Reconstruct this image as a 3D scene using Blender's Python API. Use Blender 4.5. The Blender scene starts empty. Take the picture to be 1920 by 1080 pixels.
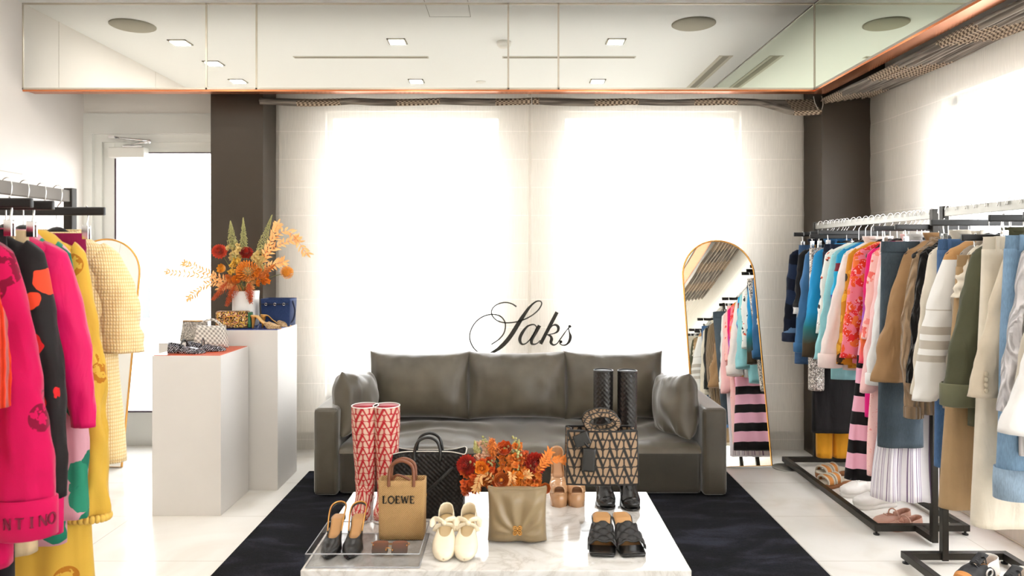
import bpy, bmesh, math, random
from mathutils import Vector, Matrix, noise
random.seed(7)
PI = math.pi
S = bpy.context.scene
COL = S.collection
sin, cos = math.sin, math.cos

# ------------------------------------------------------------------ camera, world, exposure
FPX, HOR = 1350.0, 480.0          # focal length in pixels, horizon row (1920x1080 frame)
EYE = 1.5
cam_d = bpy.data.cameras.new('camera'); cam = bpy.data.objects.new('camera', cam_d); COL.objects.link(cam)
cam_d.sensor_width = 36.0; cam_d.lens = 36.0*FPX/1920.0
cam_d.shift_y = -(540-HOR)/1920.0
cam_d.clip_end = 200; cam_d.clip_start = .05
cam.location = (0, 0, EYE); cam.rotation_euler = (PI/2, 0, 0)
cam_d.dof.use_dof = True; cam_d.dof.focus_distance = 3.9; cam_d.dof.aperture_fstop = 4.0
S.camera = cam
S.view_settings.view_transform = 'Standard'; S.view_settings.look = 'None'
S.view_settings.gamma = 1.0; S.view_settings.use_curve_mapping = False
S.view_settings.exposure = 0.98
S.cycles.use_denoising = True
S.cycles.max_bounces = 9; S.cycles.diffuse_bounces = 4; S.cycles.glossy_bounces = 5
S.cycles.transmission_bounces = 6; S.cycles.transparent_max_bounces = 12
S.cycles.sample_clamp_indirect = 8.0
S.cycles.caustics_reflective = False; S.cycles.caustics_refractive = False
W = bpy.data.worlds.new('sky'); S.world = W; W.use_nodes = True
W.node_tree.nodes['Background'].inputs[0].default_value = (.96, .985, 1.02, 1)
W.node_tree.nodes['Background'].inputs[1].default_value = 5.0
LAMP_W = 2.5                     # watts per recessed downlight
LAMP_SPREAD = PI
LAMP_C = (1.0, .97, .93)

def P(px, py, Y):                 # point of the place seen at a pixel, at depth Y
    return Vector(((px-960)/FPX*Y, Y, EYE-(py-HOR)/FPX*Y))
def X_(px, Y): return (px-960)/FPX*Y
def C(r, g=None, b=None):
    if g is None: g = b = r
    def f(c):
        c = c/255.0
        return c/12.92 if c <= .04045 else ((c+.055)/1.055)**2.4
    return (f(r), f(g), f(b), 1.0)

# ------------------------------------------------------------------ materials
class NT:
    def __init__(s, name):
        s.m = bpy.data.materials.new(name); s.m.use_nodes = True
        s.t = s.m.node_tree; s.b = s.t.nodes['Principled BSDF']; s.out = s.t.nodes['Material Output']
    def n(s, typ, **k):
        nd = s.t.nodes.new('ShaderNode'+typ)
        for a, v in k.items(): setattr(nd, a, v)
        return nd
    def l(s, a, b): s.t.links.new(a, b)
    def set(s, nd, key, v):
        if hasattr(v, 'is_output'): s.l(v, nd.inputs[key])
        else: nd.inputs[key].default_value = v
    def obj(s):
        if not hasattr(s, '_o'): s._o = s.n('TexCoord').outputs['Object']
        return s._o
    def mapped(s, scale=(1,1,1), rot=(0,0,0), loc=(0,0,0)):
        mp = s.n('Mapping'); s.l(s.obj(), mp.inputs[0])
        mp.inputs['Scale'].default_value = scale; mp.inputs['Rotation'].default_value = rot; mp.inputs['Location'].default_value = loc
        return mp.outputs[0]
    def noise(s, scale, detail=3, vec=None, rough=.5, dist=0):
        t = s.n('TexNoise'); s.l(vec if vec else s.obj(), t.inputs['Vector'])
        t.inputs['Scale'].default_value = scale; t.inputs['Detail'].default_value = detail
        t.inputs['Roughness'].default_value = rough; t.inputs['Distortion'].default_value = dist
        return t.outputs['Fac']
    def voro(s, scale, vec=None, feature='F1', out='Distance', rnd=1.0):
        t = s.n('TexVoronoi', feature=feature); s.l(vec if vec else s.obj(), t.inputs['Vector'])
        t.inputs['Scale'].default_value = scale; t.inputs['Randomness'].default_value = rnd
        return t.outputs[out]
    def math(s, op, a, b=0.0, c=None):
        t = s.n('Math', operation=op)
        s.set(t, 0, a); s.set(t, 1, b)
        if c is not None: s.set(t, 2, c)
        return t.outputs[0]
    def sep(s, vec=None):
        t = s.n('SeparateXYZ'); s.l(vec if vec else s.obj(), t.inputs[0]); return t.outputs
    def mix(s, fac, a, b, mode='MIX'):
        t = s.n('Mix', data_type='RGBA', blend_type=mode)
        s.set(t, 0, fac); s.set(t, 6, a); s.set(t, 7, b)
        return t.outputs[2]
    def ramp(s, fac, stops, interp='LINEAR'):
        t = s.n('ValToRGB'); t.color_ramp.interpolation = interp
        e = t.color_ramp.elements
        while len(e) < len(stops): e.new(.5)
        for el, (p, c) in zip(e, stops): el.position = p; el.color = c
        s.l(fac, t.inputs[0]); return t.outputs[0]
    def bump(s, h, strength=.3, dist=.01):
        t = s.n('Bump'); t.inputs['Strength'].default_value = strength; t.inputs['Distance'].default_value = dist
        s.l(h, t.inputs['Height']); s.l(t.outputs[0], s.b.inputs['Normal'])
    def fin(s, col=None, rough=.6, metal=0, sheen=0, spec=.5, coat=0):
        if col is not None: s.set(s.b, 'Base Color', col)
        s.set(s.b, 'Roughness', rough); s.set(s.b, 'Metallic', metal)
        s.b.inputs['Specular IOR Level'].default_value = spec
        s.b.inputs['Sheen Weight'].default_value = sheen; s.b.inputs['Sheen Roughness'].default_value = .4
        s.b.inputs['Coat Weight'].default_value = coat
        return s.m

def mat(name, col, rough=.6, metal=0, sheen=0, spec=.5, coat=0, var=0, vs=6, bump=0, bs=60, bd=.004):
    """plain material with slight procedural variation"""
    N = NT(name); c = col
    if var:
        f = N.noise(vs, 4)
        d = tuple(x*(1-var) for x in col[:3])+(1,); u = tuple(min(1, x*(1+var*.6)) for x in col[:3])+(1,)
        c = N.ramp(f, [(.3, d), (.7, u)])
    if bump: N.bump(N.noise(bs, 3), bump, bd)
    return N.fin(c, rough, metal, sheen, spec, coat)

def cloth(name, col, rough=.85, sheen=.15, var=.10, weave=700, wb=.15):
    N = NT(name)
    d = tuple(x*(1-var) for x in col[:3])+(1,); u = tuple(min(1, x*(1+var*.5)) for x in col[:3])+(1,)
    c = N.ramp(N.noise(9, 4), [(.3, d), (.7, u)])
    wr = N.noise(1.0, 3, N.mapped((16, 16, 5), rot=(0, .25, 0)), dist=.8)
    N.bump(N.math('MULTIPLY_ADD', N.noise(weave, 2), wb*.12, wr), .45, .012)
    return N.fin(c, rough, 0, sheen, .25)

def denim(name, col, fade=.25):
    N = NT(name)
    d = tuple(x*.75 for x in col[:3])+(1,); u = tuple(min(1, x*(1+fade)+.01) for x in col[:3])+(1,)
    f = N.math('ADD', N.math('MULTIPLY', N.noise(5, 3), .6), N.math('MULTIPLY', N.noise(350, 2, N.mapped((1, 1, .15))), .4))
    N.bump(N.noise(500, 2), .2, .002)
    return N.fin(N.ramp(f, [(.35, d), (.65, u)]), .85, 0, .1, .2)

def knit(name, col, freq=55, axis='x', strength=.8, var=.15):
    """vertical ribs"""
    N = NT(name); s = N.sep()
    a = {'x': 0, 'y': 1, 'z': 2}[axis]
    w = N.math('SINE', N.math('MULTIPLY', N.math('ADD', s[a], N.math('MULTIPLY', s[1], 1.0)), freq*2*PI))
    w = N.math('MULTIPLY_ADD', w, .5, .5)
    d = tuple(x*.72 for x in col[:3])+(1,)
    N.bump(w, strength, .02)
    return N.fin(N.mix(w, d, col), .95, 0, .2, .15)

def zramp(name, stops, z0, z1, interp='CONSTANT', rough=.8, dist=0, sheen=.1):
    """bands along the garment's height; stops from z0 (bottom) to z1 (top)"""
    N = NT(name); z = N.sep()[2]
    if dist: z = N.math('ADD', z, N.math('MULTIPLY_ADD', N.noise(14, 3), dist*2, -dist))
    f = N.math('DIVIDE', N.math('SUBTRACT', z, z0), z1-z0)
    N.bump(N.noise(600, 2), .15, .002)
    return N.fin(N.ramp(f, stops, interp), rough, 0, sheen, .25)

def zstripes(name, a, b, period, duty=.5, rough=.85, vert=False, off=0, third=None):
    N = NT(name); s = N.sep(); k = 0 if vert else 2
    v = s[k] if not vert else N.math('ADD', s[0], N.math('MULTIPLY', s[1], 1.3))
    f = N.math('FRACT', N.math('DIVIDE', N.math('ADD', v, 10+off), period))
    st = [(0, a), (duty, b)]
    if third: st = [(0, a), (duty*.5, b), (duty, third), (duty+.1, b), (duty+.3, third), (duty+.4, b)]
    N.bump(N.noise(600, 2), .15, .002)
    return N.fin(N.ramp(f, st, 'CONSTANT'), rough, 0, .1, .25)

def floral(name, base, spots, scale=22, thr=.38, detail=None, seed=0, rough=.75):
    """blotchy printed flowers on a plain ground"""
    N = NT(name)
    nv = N.n('TexNoise'); N.l(N.mapped((1, 1, 1), loc=(seed, seed*.7, 0)), nv.inputs['Vector']); nv.inputs['Scale'].default_value = scale*1.6
    mv = N.n('VectorMath', operation='MULTIPLY_ADD'); N.l(nv.outputs['Color'], mv.inputs[0]); mv.inputs[1].default_value = (.05,)*3
    N.l(N.mapped((1, 1, 1), loc=(seed, 0, seed*1.3)), mv.inputs[2])
    d = N.voro(scale, mv.outputs[0]); c = N.voro(scale, mv.outputs[0], out='Color')
    cr = N.sep(c)[0]
    k = len(spots)
    sc = N.ramp(cr, [(i/k, spots[i]) for i in range(k)], 'CONSTANT')
    m = N.math('LESS_THAN', d, thr)
    col = N.mix(m, base, sc)
    if detail is not None:
        m2 = N.math('GREATER_THAN', N.noise(scale*3, 2), .62)
        col = N.mix(N.math('MULTIPLY', m2, m), col, detail)
    N.bump(N.noise(600, 2), .12, .002)
    return N.fin(col, rough, 0, .1, .25)

def vcol(name, rough=.6, metal=0, sheen=0, bump=0, bs=400, spec=.4):
    """base colour from the mesh's own printed pattern"""
    N = NT(name); a = N.n('VertexColor'); a.layer_name = 'print'
    if bump: N.bump(N.noise(bs, 2), bump, .002)
    return N.fin(a.outputs[0], rough, metal, sheen, spec)

def glass(name, tint=(1,1,1,1), refl=.08, rough=.02, graze=.85):
    """thin clear sheet"""
    N = NT(name)
    tr = N.n('BsdfTransparent'); tr.inputs[0].default_value = tint
    gl = N.n('BsdfGlossy'); gl.inputs['Roughness'].default_value = rough
    fr = N.n('LayerWeight'); fr.inputs['Blend'].default_value = .5
    mx = N.n('MixShader'); N.l(N.math('MULTIPLY_ADD', N.math('POWER', fr.outputs['Facing'], 5.0), graze, refl*.5), mx.inputs[0])
    N.l(tr.outputs[0], mx.inputs[1]); N.l(gl.outputs[0], mx.inputs[2]); N.l(mx.outputs[0], N.out.inputs[0])
    return N.m

# ------------------------------------------------------------------ mesh building
def smoothstep(a, b, x):
    t = max(0, min(1, (x-a)/(b-a))) if a != b else (1 if x > a else 0)
    return t*t*(3-2*t)
def lerp(a, b, t): return a+(b-a)*t
def interp(tab, t):
    """piecewise smooth interpolation of [(t, v...)]"""
    if t <= tab[0][0]: return tab[0][1:] if len(tab[0]) > 2 else tab[0][1]
    for p, q in zip(tab, tab[1:]):
        if t <= q[0]:
            k = (t-p[0])/(q[0]-p[0]) if q[0] > p[0] else 1
            k = k*k*(3-2*k)*.5+k*.5
            r = tuple(a+(b-a)*k for a, b in zip(p[1:], q[1:]))
            return r if len(r) > 1 else r[0]
    return tab[-1][1:] if len(tab[-1]) > 2 else tab[-1][1]
def nz(x, y, z=0.0): return noise.noise(Vector((x, y, z)))
def catmull(pts, n=8, closed=False):
    pts = [Vector(p) for p in pts]; out = []
    L = len(pts)
    for i in range(L if closed else L-1):
        if closed: a, b, c, d = pts[i-1], pts[i], pts[(i+1) % L], pts[(i+2) % L]
        else: a, b, c, d = pts[max(i-1, 0)], pts[i], pts[i+1], pts[min(i+2, L-1)]
        for j in range(n):
            t = j/n
            out.append(.5*((2*b)+(c-a)*t+(2*a-5*b+4*c-d)*t*t+(3*b-a-3*c+d)*t**3))
    if not closed: out.append(pts[-1])
    return out

class B:
    def __init__(s): s.bm = bmesh.new(); s.mi = 0; s.sm = True; s.T = Matrix.Identity(4); s.cl = s.bm.verts.layers.float_color.new('print'); s.used = False
    def v(s, p): return s.bm.verts.new(s.T @ Vector(p))
    def f(s, vs):
        try: fc = s.bm.faces.new(vs)
        except ValueError: return None
        fc.material_index = s.mi; fc.smooth = s.sm; return fc
    def box(s, c, d, rot=None, bev=0, seg=2):
        x, y, z = d[0]/2, d[1]/2, d[2]/2
        M = Matrix.Translation(Vector(c)) @ (rot.to_4x4() if rot else Matrix.Identity(4))
        vs = [s.v(M @ Vector(p)) for p in ((-x,-y,-z),(x,-y,-z),(x,y,-z),(-x,y,-z),(-x,-y,z),(x,-y,z),(x,y,z),(-x,y,z))]
        sm = s.sm; s.sm = False
        fs = [s.f([vs[i] for i in q]) for q in ((0,3,2,1),(4,5,6,7),(0,1,5,4),(1,2,6,5),(2,3,7,6),(3,0,4,7))]
        s.sm = sm
        if bev:
            es = {e for f in fs for e in f.edges}
            r = bmesh.ops.bevel(s.bm, geom=list(es), offset=bev, segments=seg, profile=.6, affect='EDGES')
            for f in r['faces']: f.material_index = s.mi
        return s
    def bx(s, x0, x1, y0, y1, z0, z1, bev=0, seg=2):
        return s.box(((x0+x1)/2, (y0+y1)/2, (z0+z1)/2), (abs(x1-x0), abs(y1-y0), abs(z1-z0)), None, bev, seg)
    def loft(s, rings, closed=True, cap0=False, cap1=False):
        R = [[s.v(p) for p in r] for r in rings]
        n = len(R[0])
        for a, b in zip(R, R[1:]):
            for i in range(n if closed else n-1):
                j = (i+1) % n
                s.f([a[i], a[j], b[j], b[i]])
        if cap0: s.f(list(reversed(R[0])))
        if cap1: s.f(R[-1])
        return R
    def tube(s, pts, r, seg=8, closed=False, cap=True, flat=1.0, up=None):
        """round bar along a path; r a number or a list, flat squeezes across"""
        pts = [Vector(p) for p in pts]; n = len(pts)
        T = []
        for i in range(n):
            if closed: t = pts[(i+1) % n]-pts[i-1]
            else: t = pts[min(i+1, n-1)]-pts[max(i-1, 0)]
            T.append(t.normalized() if t.length > 1e-9 else Vector((0,0,1)))
        ref = Vector(up) if up else (Vector((0,0,1)) if abs(T[0].z) < .9 else Vector((1,0,0)))
        nrm = (ref-T[0]*ref.dot(T[0])).normalized()
        rings = []
        for i in range(n):
            nrm = nrm-T[i]*nrm.dot(T[i])
            nrm = nrm.normalized() if nrm.length > 1e-9 else T[i].orthogonal().normalized()
            bn = T[i].cross(nrm)
            rr = r[i] if isinstance(r, (list, tuple)) else r
            rings.append([pts[i]+nrm*(rr*cos(2*PI*k/seg))+bn*(rr*flat*sin(2*PI*k/seg)) for k in range(seg)])
        if closed: rings.append(rings[0])
        s.loft(rings, True, cap and not closed, cap and not closed)
        return s
    def lathe(s, prof, c=(0,0,0), seg=24, axis='z'):
        rings = []
        for r, h in prof:
            ring = []
            for k in range(seg):
                a = 2*PI*k/seg
                p = (r*cos(a), r*sin(a), h)
                if axis == 'y': p = (p[0], p[2], p[1])
                if axis == 'x': p = (p[2], p[0], p[1])
                ring.append(Vector(c)+Vector(p))
            rings.append(ring)
        s.loft(rings, True, prof[0][0] > 1e-6, prof[-1][0] > 1e-6)
        return s
    def sph(s, c, r, seg=12, rg=8, sc=(1,1,1)):
        rings = []
        for j in range(rg+1):
            a = -PI/2+PI*j/rg
            rings.append([Vector(c)+Vector((r*max(cos(a),1e-4)*cos(2*PI*k/seg)*sc[0], r*max(cos(a),1e-4)*sin(2*PI*k/seg)*sc[1], r*sin(a)*sc[2])) for k in range(seg)])
        s.loft(rings, True, True, True); return s
    def grid(s, fn, nu, nv, closed=False, colfn=None):
        """fn(u, v) -> point, u, v in 0..1"""
        rows = []
        for j in range(nv+1):
            row = []
            for i in range(nu if closed else nu+1):
                vt = s.v(fn(i/nu, j/nv))
                if colfn: vt[s.cl] = colfn(i/nu, j/nv); s.used = True
                row.append(vt)
            rows.append(row)
        n = len(rows[0])
        for a, b in zip(rows, rows[1:]):
            for i in range(n if closed else n-1):
                j = (i+1) % n
                s.f([a[i], a[j], b[j], b[i]])
        return rows
    def prism(s, poly, z0, z1, plane='xy'):
        """extrude a polygon"""
        def q(p, h): return {'xy': (p[0], p[1], h), 'xz': (p[0], h, p[1]), 'yz': (h, p[0], p[1])}[plane]
        a = [s.v(q(p, z0)) for p in poly]; b = [s.v(q(p, z1)) for p in poly]
        n = len(poly); sm = s.sm; s.sm = False
        s.f(list(reversed(a))); s.f(b)
        for i in range(n): s.f([a[i], a[(i+1) % n], b[(i+1) % n], b[i]])
        s.sm = sm; return s
    def ribbon(s, pts, wid, y0, y1, n=8, closed=False):
        """pen stroke in the xz plane: points (x, z), widths per point, from depth y0 to y1"""
        Q = catmull([(p[0], 0, p[1]) for p in pts], n)
        wt = [(i/(len(wid)-1), w) for i, w in enumerate(wid)] if len(wid) > 1 else [(0, wid[0]), (1, wid[0])]
        W2 = [Vector((interp(wt, i/(len(Q)-1)), 0, 0)) for i in range(len(Q))]
        f, b, g, h = [], [], [], []
        for i, p in enumerate(Q):
            t = Q[min(i+1, len(Q)-1)]-Q[max(i-1, 0)]
            nn = Vector((-t.z, 0, t.x)); nn = nn.normalized()*(W2[i].x/2) if nn.length > 1e-9 else nn
            f.append(p+nn+Vector((0, y0, 0))); b.append(p-nn+Vector((0, y0, 0)))
            g.append(p-nn+Vector((0, y1, 0))); h.append(p+nn+Vector((0, y1, 0)))
        sm = s.sm; s.sm = False
        s.loft([[a_, b_, c_, d_] for a_, b_, c_, d_ in zip(f, b, g, h)], True, True, True)
        s.sm = sm; return s
    def build(s, name, m, parent=None, loc=None, rot=None, sub=0, solid=0, recalc=True):
        if recalc: bmesh.ops.recalc_face_normals(s.bm, faces=s.bm.faces)
        me = bpy.data.meshes.new(name)
        if not s.used: s.bm.verts.layers.float_color.remove(s.cl)
        s.bm.to_mesh(me); s.bm.free()
        o = bpy.data.objects.new(name, me); COL.objects.link(o)
        for x in (m if isinstance(m, (list, tuple)) else [m]): me.materials.append(x)
        if parent: o.parent = parent
        if loc is not None: o.location = loc
        if rot is not None: o.rotation_euler = rot
        if solid:
            md = o.modifiers.new('thickness', 'SOLIDIFY'); md.thickness = solid; md.offset = 0
        if sub:
            md = o.modifiers.new('smooth', 'SUBSURF'); md.levels = sub; md.render_levels = sub
        return o

def tag(o, label=None, cat=None, group=None, kind=None):
    for k, x in (('label', label), ('category', cat), ('group', group), ('kind', kind)):
        if x: o[k] = x
    return o
def thing(name, label, cat, loc=(0,0,0), rz=0.0, group=None):
    o = bpy.data.objects.new(name, None); COL.objects.link(o); o.empty_display_size = .05
    o.location = loc; o.rotation_euler = (0, 0, rz)
    return tag(o, label, cat, group)
def struct(name, b, m, **k):
    o = b.build(name, m, **k)
    o['kind'] = 'structure'; return o
# ------------------------------------------------------------------ shared materials
WHITE = mat('white_paint', C(238,234,226), .55, var=.02)
WALLW = mat('wall_panel', C(236,229,221), .5, var=.03, vs=2)
CEIL = mat('ceiling_paint', C(250,250,248), .8)
FRAMEW = mat('window_frame_paint', C(230,229,222), .4)
BRONZE = mat('bronze_panel', C(62,53,43), .38, metal=.35, var=.12, vs=1.5)
COPPER = mat('copper_trim', C(214,130,84), .22, metal=.9)
CHROME = mat('chrome', C(226,226,226), .15, metal=1)
STEEL = mat('brushed_steel', C(150,148,142), .35, metal=1)
RACKM = mat('dark_metal', C(44,41,36), .4, metal=.4)
BLACKW = mat('black_lacquer', C(20,18,17), .35)
GOLD = mat('gold_metal', C(226,168,92), .25, metal=1)
MIRROR = mat('mirror', C(248,249,244), .0, metal=1)
MIRRORG = mat('mirror_green', C(238,247,232), .0, metal=1)
GLASS = glass('window_glass')
ACRYL = glass('clear_acrylic', (.995,.995,.995,1), .06, graze=.3)
def m_floor():
    N = NT('marble_floor')
    bt = N.n('TexBrick'); N.l(N.mapped(rot=(0, 0, 0), loc=(.34, .12, 0)), bt.inputs['Vector'])
    bt.offset = 0; bt.inputs['Scale'].default_value = 1; bt.inputs['Mortar Size'].default_value = .0022
    bt.inputs['Brick Width'].default_value = .92; bt.inputs['Row Height'].default_value = .61
    bt.inputs['Mortar Smooth'].default_value = .2
    v = N.noise(1.6, 8, dist=1.2)
    c = N.ramp(v, [(.3, C(226,219,207)), (.5, C(240,236,228)), (.7, C(246,243,237))])
    col = N.mix(bt.outputs['Fac'], c, C(205,196,182))
    return N.fin(col, N.math('MULTIPLY_ADD', N.noise(30, 2), .1, .16), 0, 0, .5)
def m_marble():
    N = NT('white_marble')
    w = N.noise(3.0, 10, dist=2.2, rough=.62)
    r = N.math('ABSOLUTE', N.math('SUBTRACT', w, .5))
    c = N.ramp(r, [(0, C(206,201,193)), (.03, C(222,218,211)), (.10, C(234,231,226)), (.3, C(240,238,233))])
    return N.fin(c, .09, 0, 0, .5)
def m_rug():
    N = NT('rug_pile')
    f = N.math('ADD', N.math('MULTIPLY', N.noise(3.2, 6, N.mapped((.8, 2.2, 1)), dist=.8), .75), N.math('MULTIPLY', N.noise(140, 3), .25))
    N.bump(N.noise(260, 3), .8, .008)
    return N.fin(N.ramp(f, [(.36, C(8,9,12)), (.5, C(18,19,25)), (.64, C(46,48,60))]), .95, 0, .06, .05)
FLOORM, MARBLE, RUGM = m_floor(), m_marble(), m_rug()
def m_sheer(axis):
    """woven sheer: lets daylight through, denser at the stitched cross seams"""
    N = NT('sheer_fabric'); s = N.sep()
    fz = N.math('FRACT', N.math('DIVIDE', N.math('ADD', s[2], 10.095), .2125))
    seam = N.math('LESS_THAN', fz, .03)
    th = N.math('MULTIPLY_ADD', N.noise(240, 2, N.mapped((1, 1, .02) if axis == 'x' else (1, 1, .02))), .16, -.08)
    op = N.math('ADD', N.math('MULTIPLY_ADD', seam, .08, .46), th)
    tr = N.n('BsdfTransparent'); tl = N.n('BsdfTranslucent'); df = N.n('BsdfDiffuse')
    tl.inputs[0].default_value = C(250,246,238); df.inputs[0].default_value = C(240,234,222)
    m1 = N.n('MixShader'); m1.inputs[0].default_value = .55
    N.l(tl.outputs[0], m1.inputs[1]); N.l(df.outputs[0], m1.inputs[2])
    m2 = N.n('MixShader'); N.l(op, m2.inputs[0]); N.l(tr.outputs[0], m2.inputs[1]); N.l(m1.outputs[0], m2.inputs[2])
    N.l(m2.outputs[0], N.out.inputs[0]); return N.m
def m_valance(k):
    """woven shade cloth: taupe with checked bands"""
    N = NT('woven_shade_cloth'); s = N.sep(); x = s[k]
    band = N.math('LESS_THAN', N.math('FRACT', N.math('DIVIDE', N.math('ADD', x, 10.2), .72)), .44)
    cx = N.math('GREATER_THAN', N.math('FRACT', N.math('DIVIDE', x, .032)), .5)
    cz = N.math('GREATER_THAN', N.math('FRACT', N.math('DIVIDE', N.math('ADD', s[2], N.math('MULTIPLY', s[1-k], .6)), .024)), .5)
    chk = N.math('ABSOLUTE', N.math('SUBTRACT', cx, cz))
    cc = N.mix(chk, C(100,84,70), C(190,170,146))
    st = N.ramp(N.noise(60, 2, N.mapped((.05, 1, 1) if k == 0 else (1, .05, 1))), [(.4, C(104,95,86)), (.6, C(150,140,128))])
    return N.fin(N.mix(band, st, cc), .85, 0, .1, .2)
SHEER_B, SHEER_R = m_sheer('x'), m_sheer('y')

# ------------------------------------------------------------------ room
XL, XR, YB, ZC, YN = -3.366, 2.72, 5.61, 3.24, -3.4
b = B(); b.bx(XL-.3, XR+.3, YN, YB+.35, -.12, 0); struct('floor', b, FLOORM)
b = B(); b.bx(XL-.3, XR+.3, YN, YB+.2, ZC, ZC+.12); struct('ceiling', b, CEIL)
b = B(); b.bx(XL-.2, XL, YN, YB+.3, 0, ZC)
struct('wall_left', b, WALLW)
b = B()                                     # thin shadow joints of the left wall panels
for z in (1.02, 2.06): b.bx(XL-.002, XL+.0008, -2, 4.95, z, z+.004)
for y in (1.2, 3.1, 4.55): b.bx(XL-.002, XL+.0008, y, y+.004, 0, ZC)
struct('trim_1', b, mat('joint_shadow', C(196,186,172), .8))
b = B(); b.bx(XL-.2, XR+.2, YN-.15, YN, 0, ZC); struct('wall_front', b, WHITE)
# back wall with two window openings, to the right of the pillar
WZ0, WZ1 = .40, 2.63
wins = [(-1.454, -.062), (.374, 1.787)]
b = B()
xs = [-2.25, wins[0][0], wins[0][1], wins[1][0], wins[1][1], XR+.2]
for i in (0, 2, 4): b.bx(xs[i], xs[i+1], YB, YB+.2, 0, ZC)
for w in wins: b.bx(w[0], w[1], YB, YB+.2, 0, WZ0); b.bx(w[0], w[1], YB, YB+.2, WZ1, ZC)
b.bx(XL, -2.25, YB+.05, YB+.2, 2.62, ZC)
struct('wall_back', b, mat('back_wall_paint', C(236,230,221), .7))
for i, w in enumerate(wins):
    r = bpy.data.objects.new('window_%d' % (i+1), None); COL.objects.link(r); r['kind'] = 'structure'
    r.location = ((w[0]+w[1])/2, YB+.1, WZ0)
    hw, hh = (w[1]-w[0])/2, WZ1-WZ0
    b = B(); t = .045
    b.bx(-hw, -hw+t, -.03, .03, 0, hh); b.bx(hw-t, hw, -.03, .03, 0, hh); b.bx(-hw+t, hw-t, -.03, .03, 0, t); b.bx(-hw+t, hw-t, -.03, .03, hh-t, hh)
    b.build('window_frame', FRAMEW, r)
    b = B(); b.bx(-hw+t, hw-t, -.003, .003, t, hh-t); b.build('window_pane', GLASS, r)
    b = B(); b.bx(-hw, hw, -.10, -.03, -.02, .0); b.build('window_sill', FRAMEW, r)
# right wall; window opening lengthened out of view to let in more daylight
ry0, ry1 = -2.9, 4.56
b = B()
b.bx(XR, XR+.2, ry1, YB+.2, 0, ZC); b.bx(XR, XR+.2, YN, ry0, 0, ZC)
b.bx(XR, XR+.2, ry0, ry1, 0, .4); b.bx(XR, XR+.2, ry0, ry1, 2.5, ZC)
struct('wall_right', b, mat('right_wall_paint', C(236,230,221), .7))
r = bpy.data.objects.new('window_3', None); COL.objects.link(r); r['kind'] = 'structure'; r.location = (XR+.1, ry0, .4)
b = B(); L = ry1-ry0
b.bx(-.03, .03, 0, .05, 0, 2.1); b.bx(-.03, .03, L-.05, L, 0, 2.1); b.bx(-.03, .03, 0, L, 0, .05); b.bx(-.03, .03, 0, L, 2.05, 2.1); b.bx(-.03, .03, L/2-.03, L/2+.03, .05, 2.05)
b.build('window_frame', FRAMEW, r)
b = B(); b.bx(-.003, .003, .05, L/2-.03, .05, 2.05); b.bx(-.003, .003, L/2+.03, L-.05, .05, 2.05); b.build('window_pane', GLASS, r)
# baseboards
b = B(); b.bx(-1.81, 2.26, YB-.02, YB, 0, .13); struct('baseboard_back', b, mat('grey_baseboard', C(150,146,138), .5))
b = B(); b.bx(XR-.05, XR, .5, 5.25, 0, .22); b.bx(XR-.09, XR-.05, .5, 5.25, 0, .10, .004); struct('baseboard_right', b, mat('stone_base', C(216,204,188), .5, var=.05))
# bronze pillars
b = B(); b.bx(-2.197, -1.816, 5.25, YB+.1, 0, ZC); struct('pillar_left', b, BRONZE)
b = B(); b.bx(2.26, XR+.05, 5.25, YB+.1, 0, ZC); struct('pillar_right', b, BRONZE)
# mirrored pelmet along the back and the right side
ZP, YM, XM = 2.644, 4.95, 2.08
edge = [XL+.002]+[X_(p, YM) for p in (387, 481, 953, 1047)]+[XM]
b = B()
for x0, x1 in zip(edge, edge[1:]): b.bx(x0+.004, x1-.004, YM, YM+.01, ZP+.012, ZC-.012)
struct('pelmet_mirror', b, MIRROR)
b = B()
for x in edge: b.bx(x-.006, x+.006, YM-.004, YM+.012, ZP, ZC)
b.bx(XL, XM, YM-.004, YM+.012, ZP, ZP+.012); b.bx(XL, XM, YM-.004, YM+.012, ZC-.012, ZC)
struct('trim_2', b, mat('pale_metal_trim', C(196,188,172), .35, metal=.6))
b = B(); b.bx(XL, XM+.13, YM+.012, YM+.13, ZP-.001, ZC); struct('pelmet_back', b, COPPER)
b = B()
for y0, y1 in ((1.0, 2.6), (2.6, YM)): b.bx(XM-.0, XM+.01, y0+.004, y1-.004, ZP+.012, ZC-.012)
struct('pelmet_mirror_side', b, MIRRORG)
b = B(); b.bx(XM-.004, XM+.012, 1.0, YM, ZP, ZP+.012); b.bx(XM-.004, XM+.012, 1.0, YM, ZC-.012, ZC)
struct('trim_3', b, STEEL)
b = B(); b.bx(XM+.012, XM+.13, 1.0, YM+.012, ZP-.001, ZC); struct('pelmet_side', b, COPPER)
b = B(); b.bx(XL, XM, YM+.001, YM+.012, ZP-.012, ZP); b.bx(XM-.0, XM+.012, 1.0, YM, ZP-.012, ZP); struct('trim_4', b, COPPER)

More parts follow.
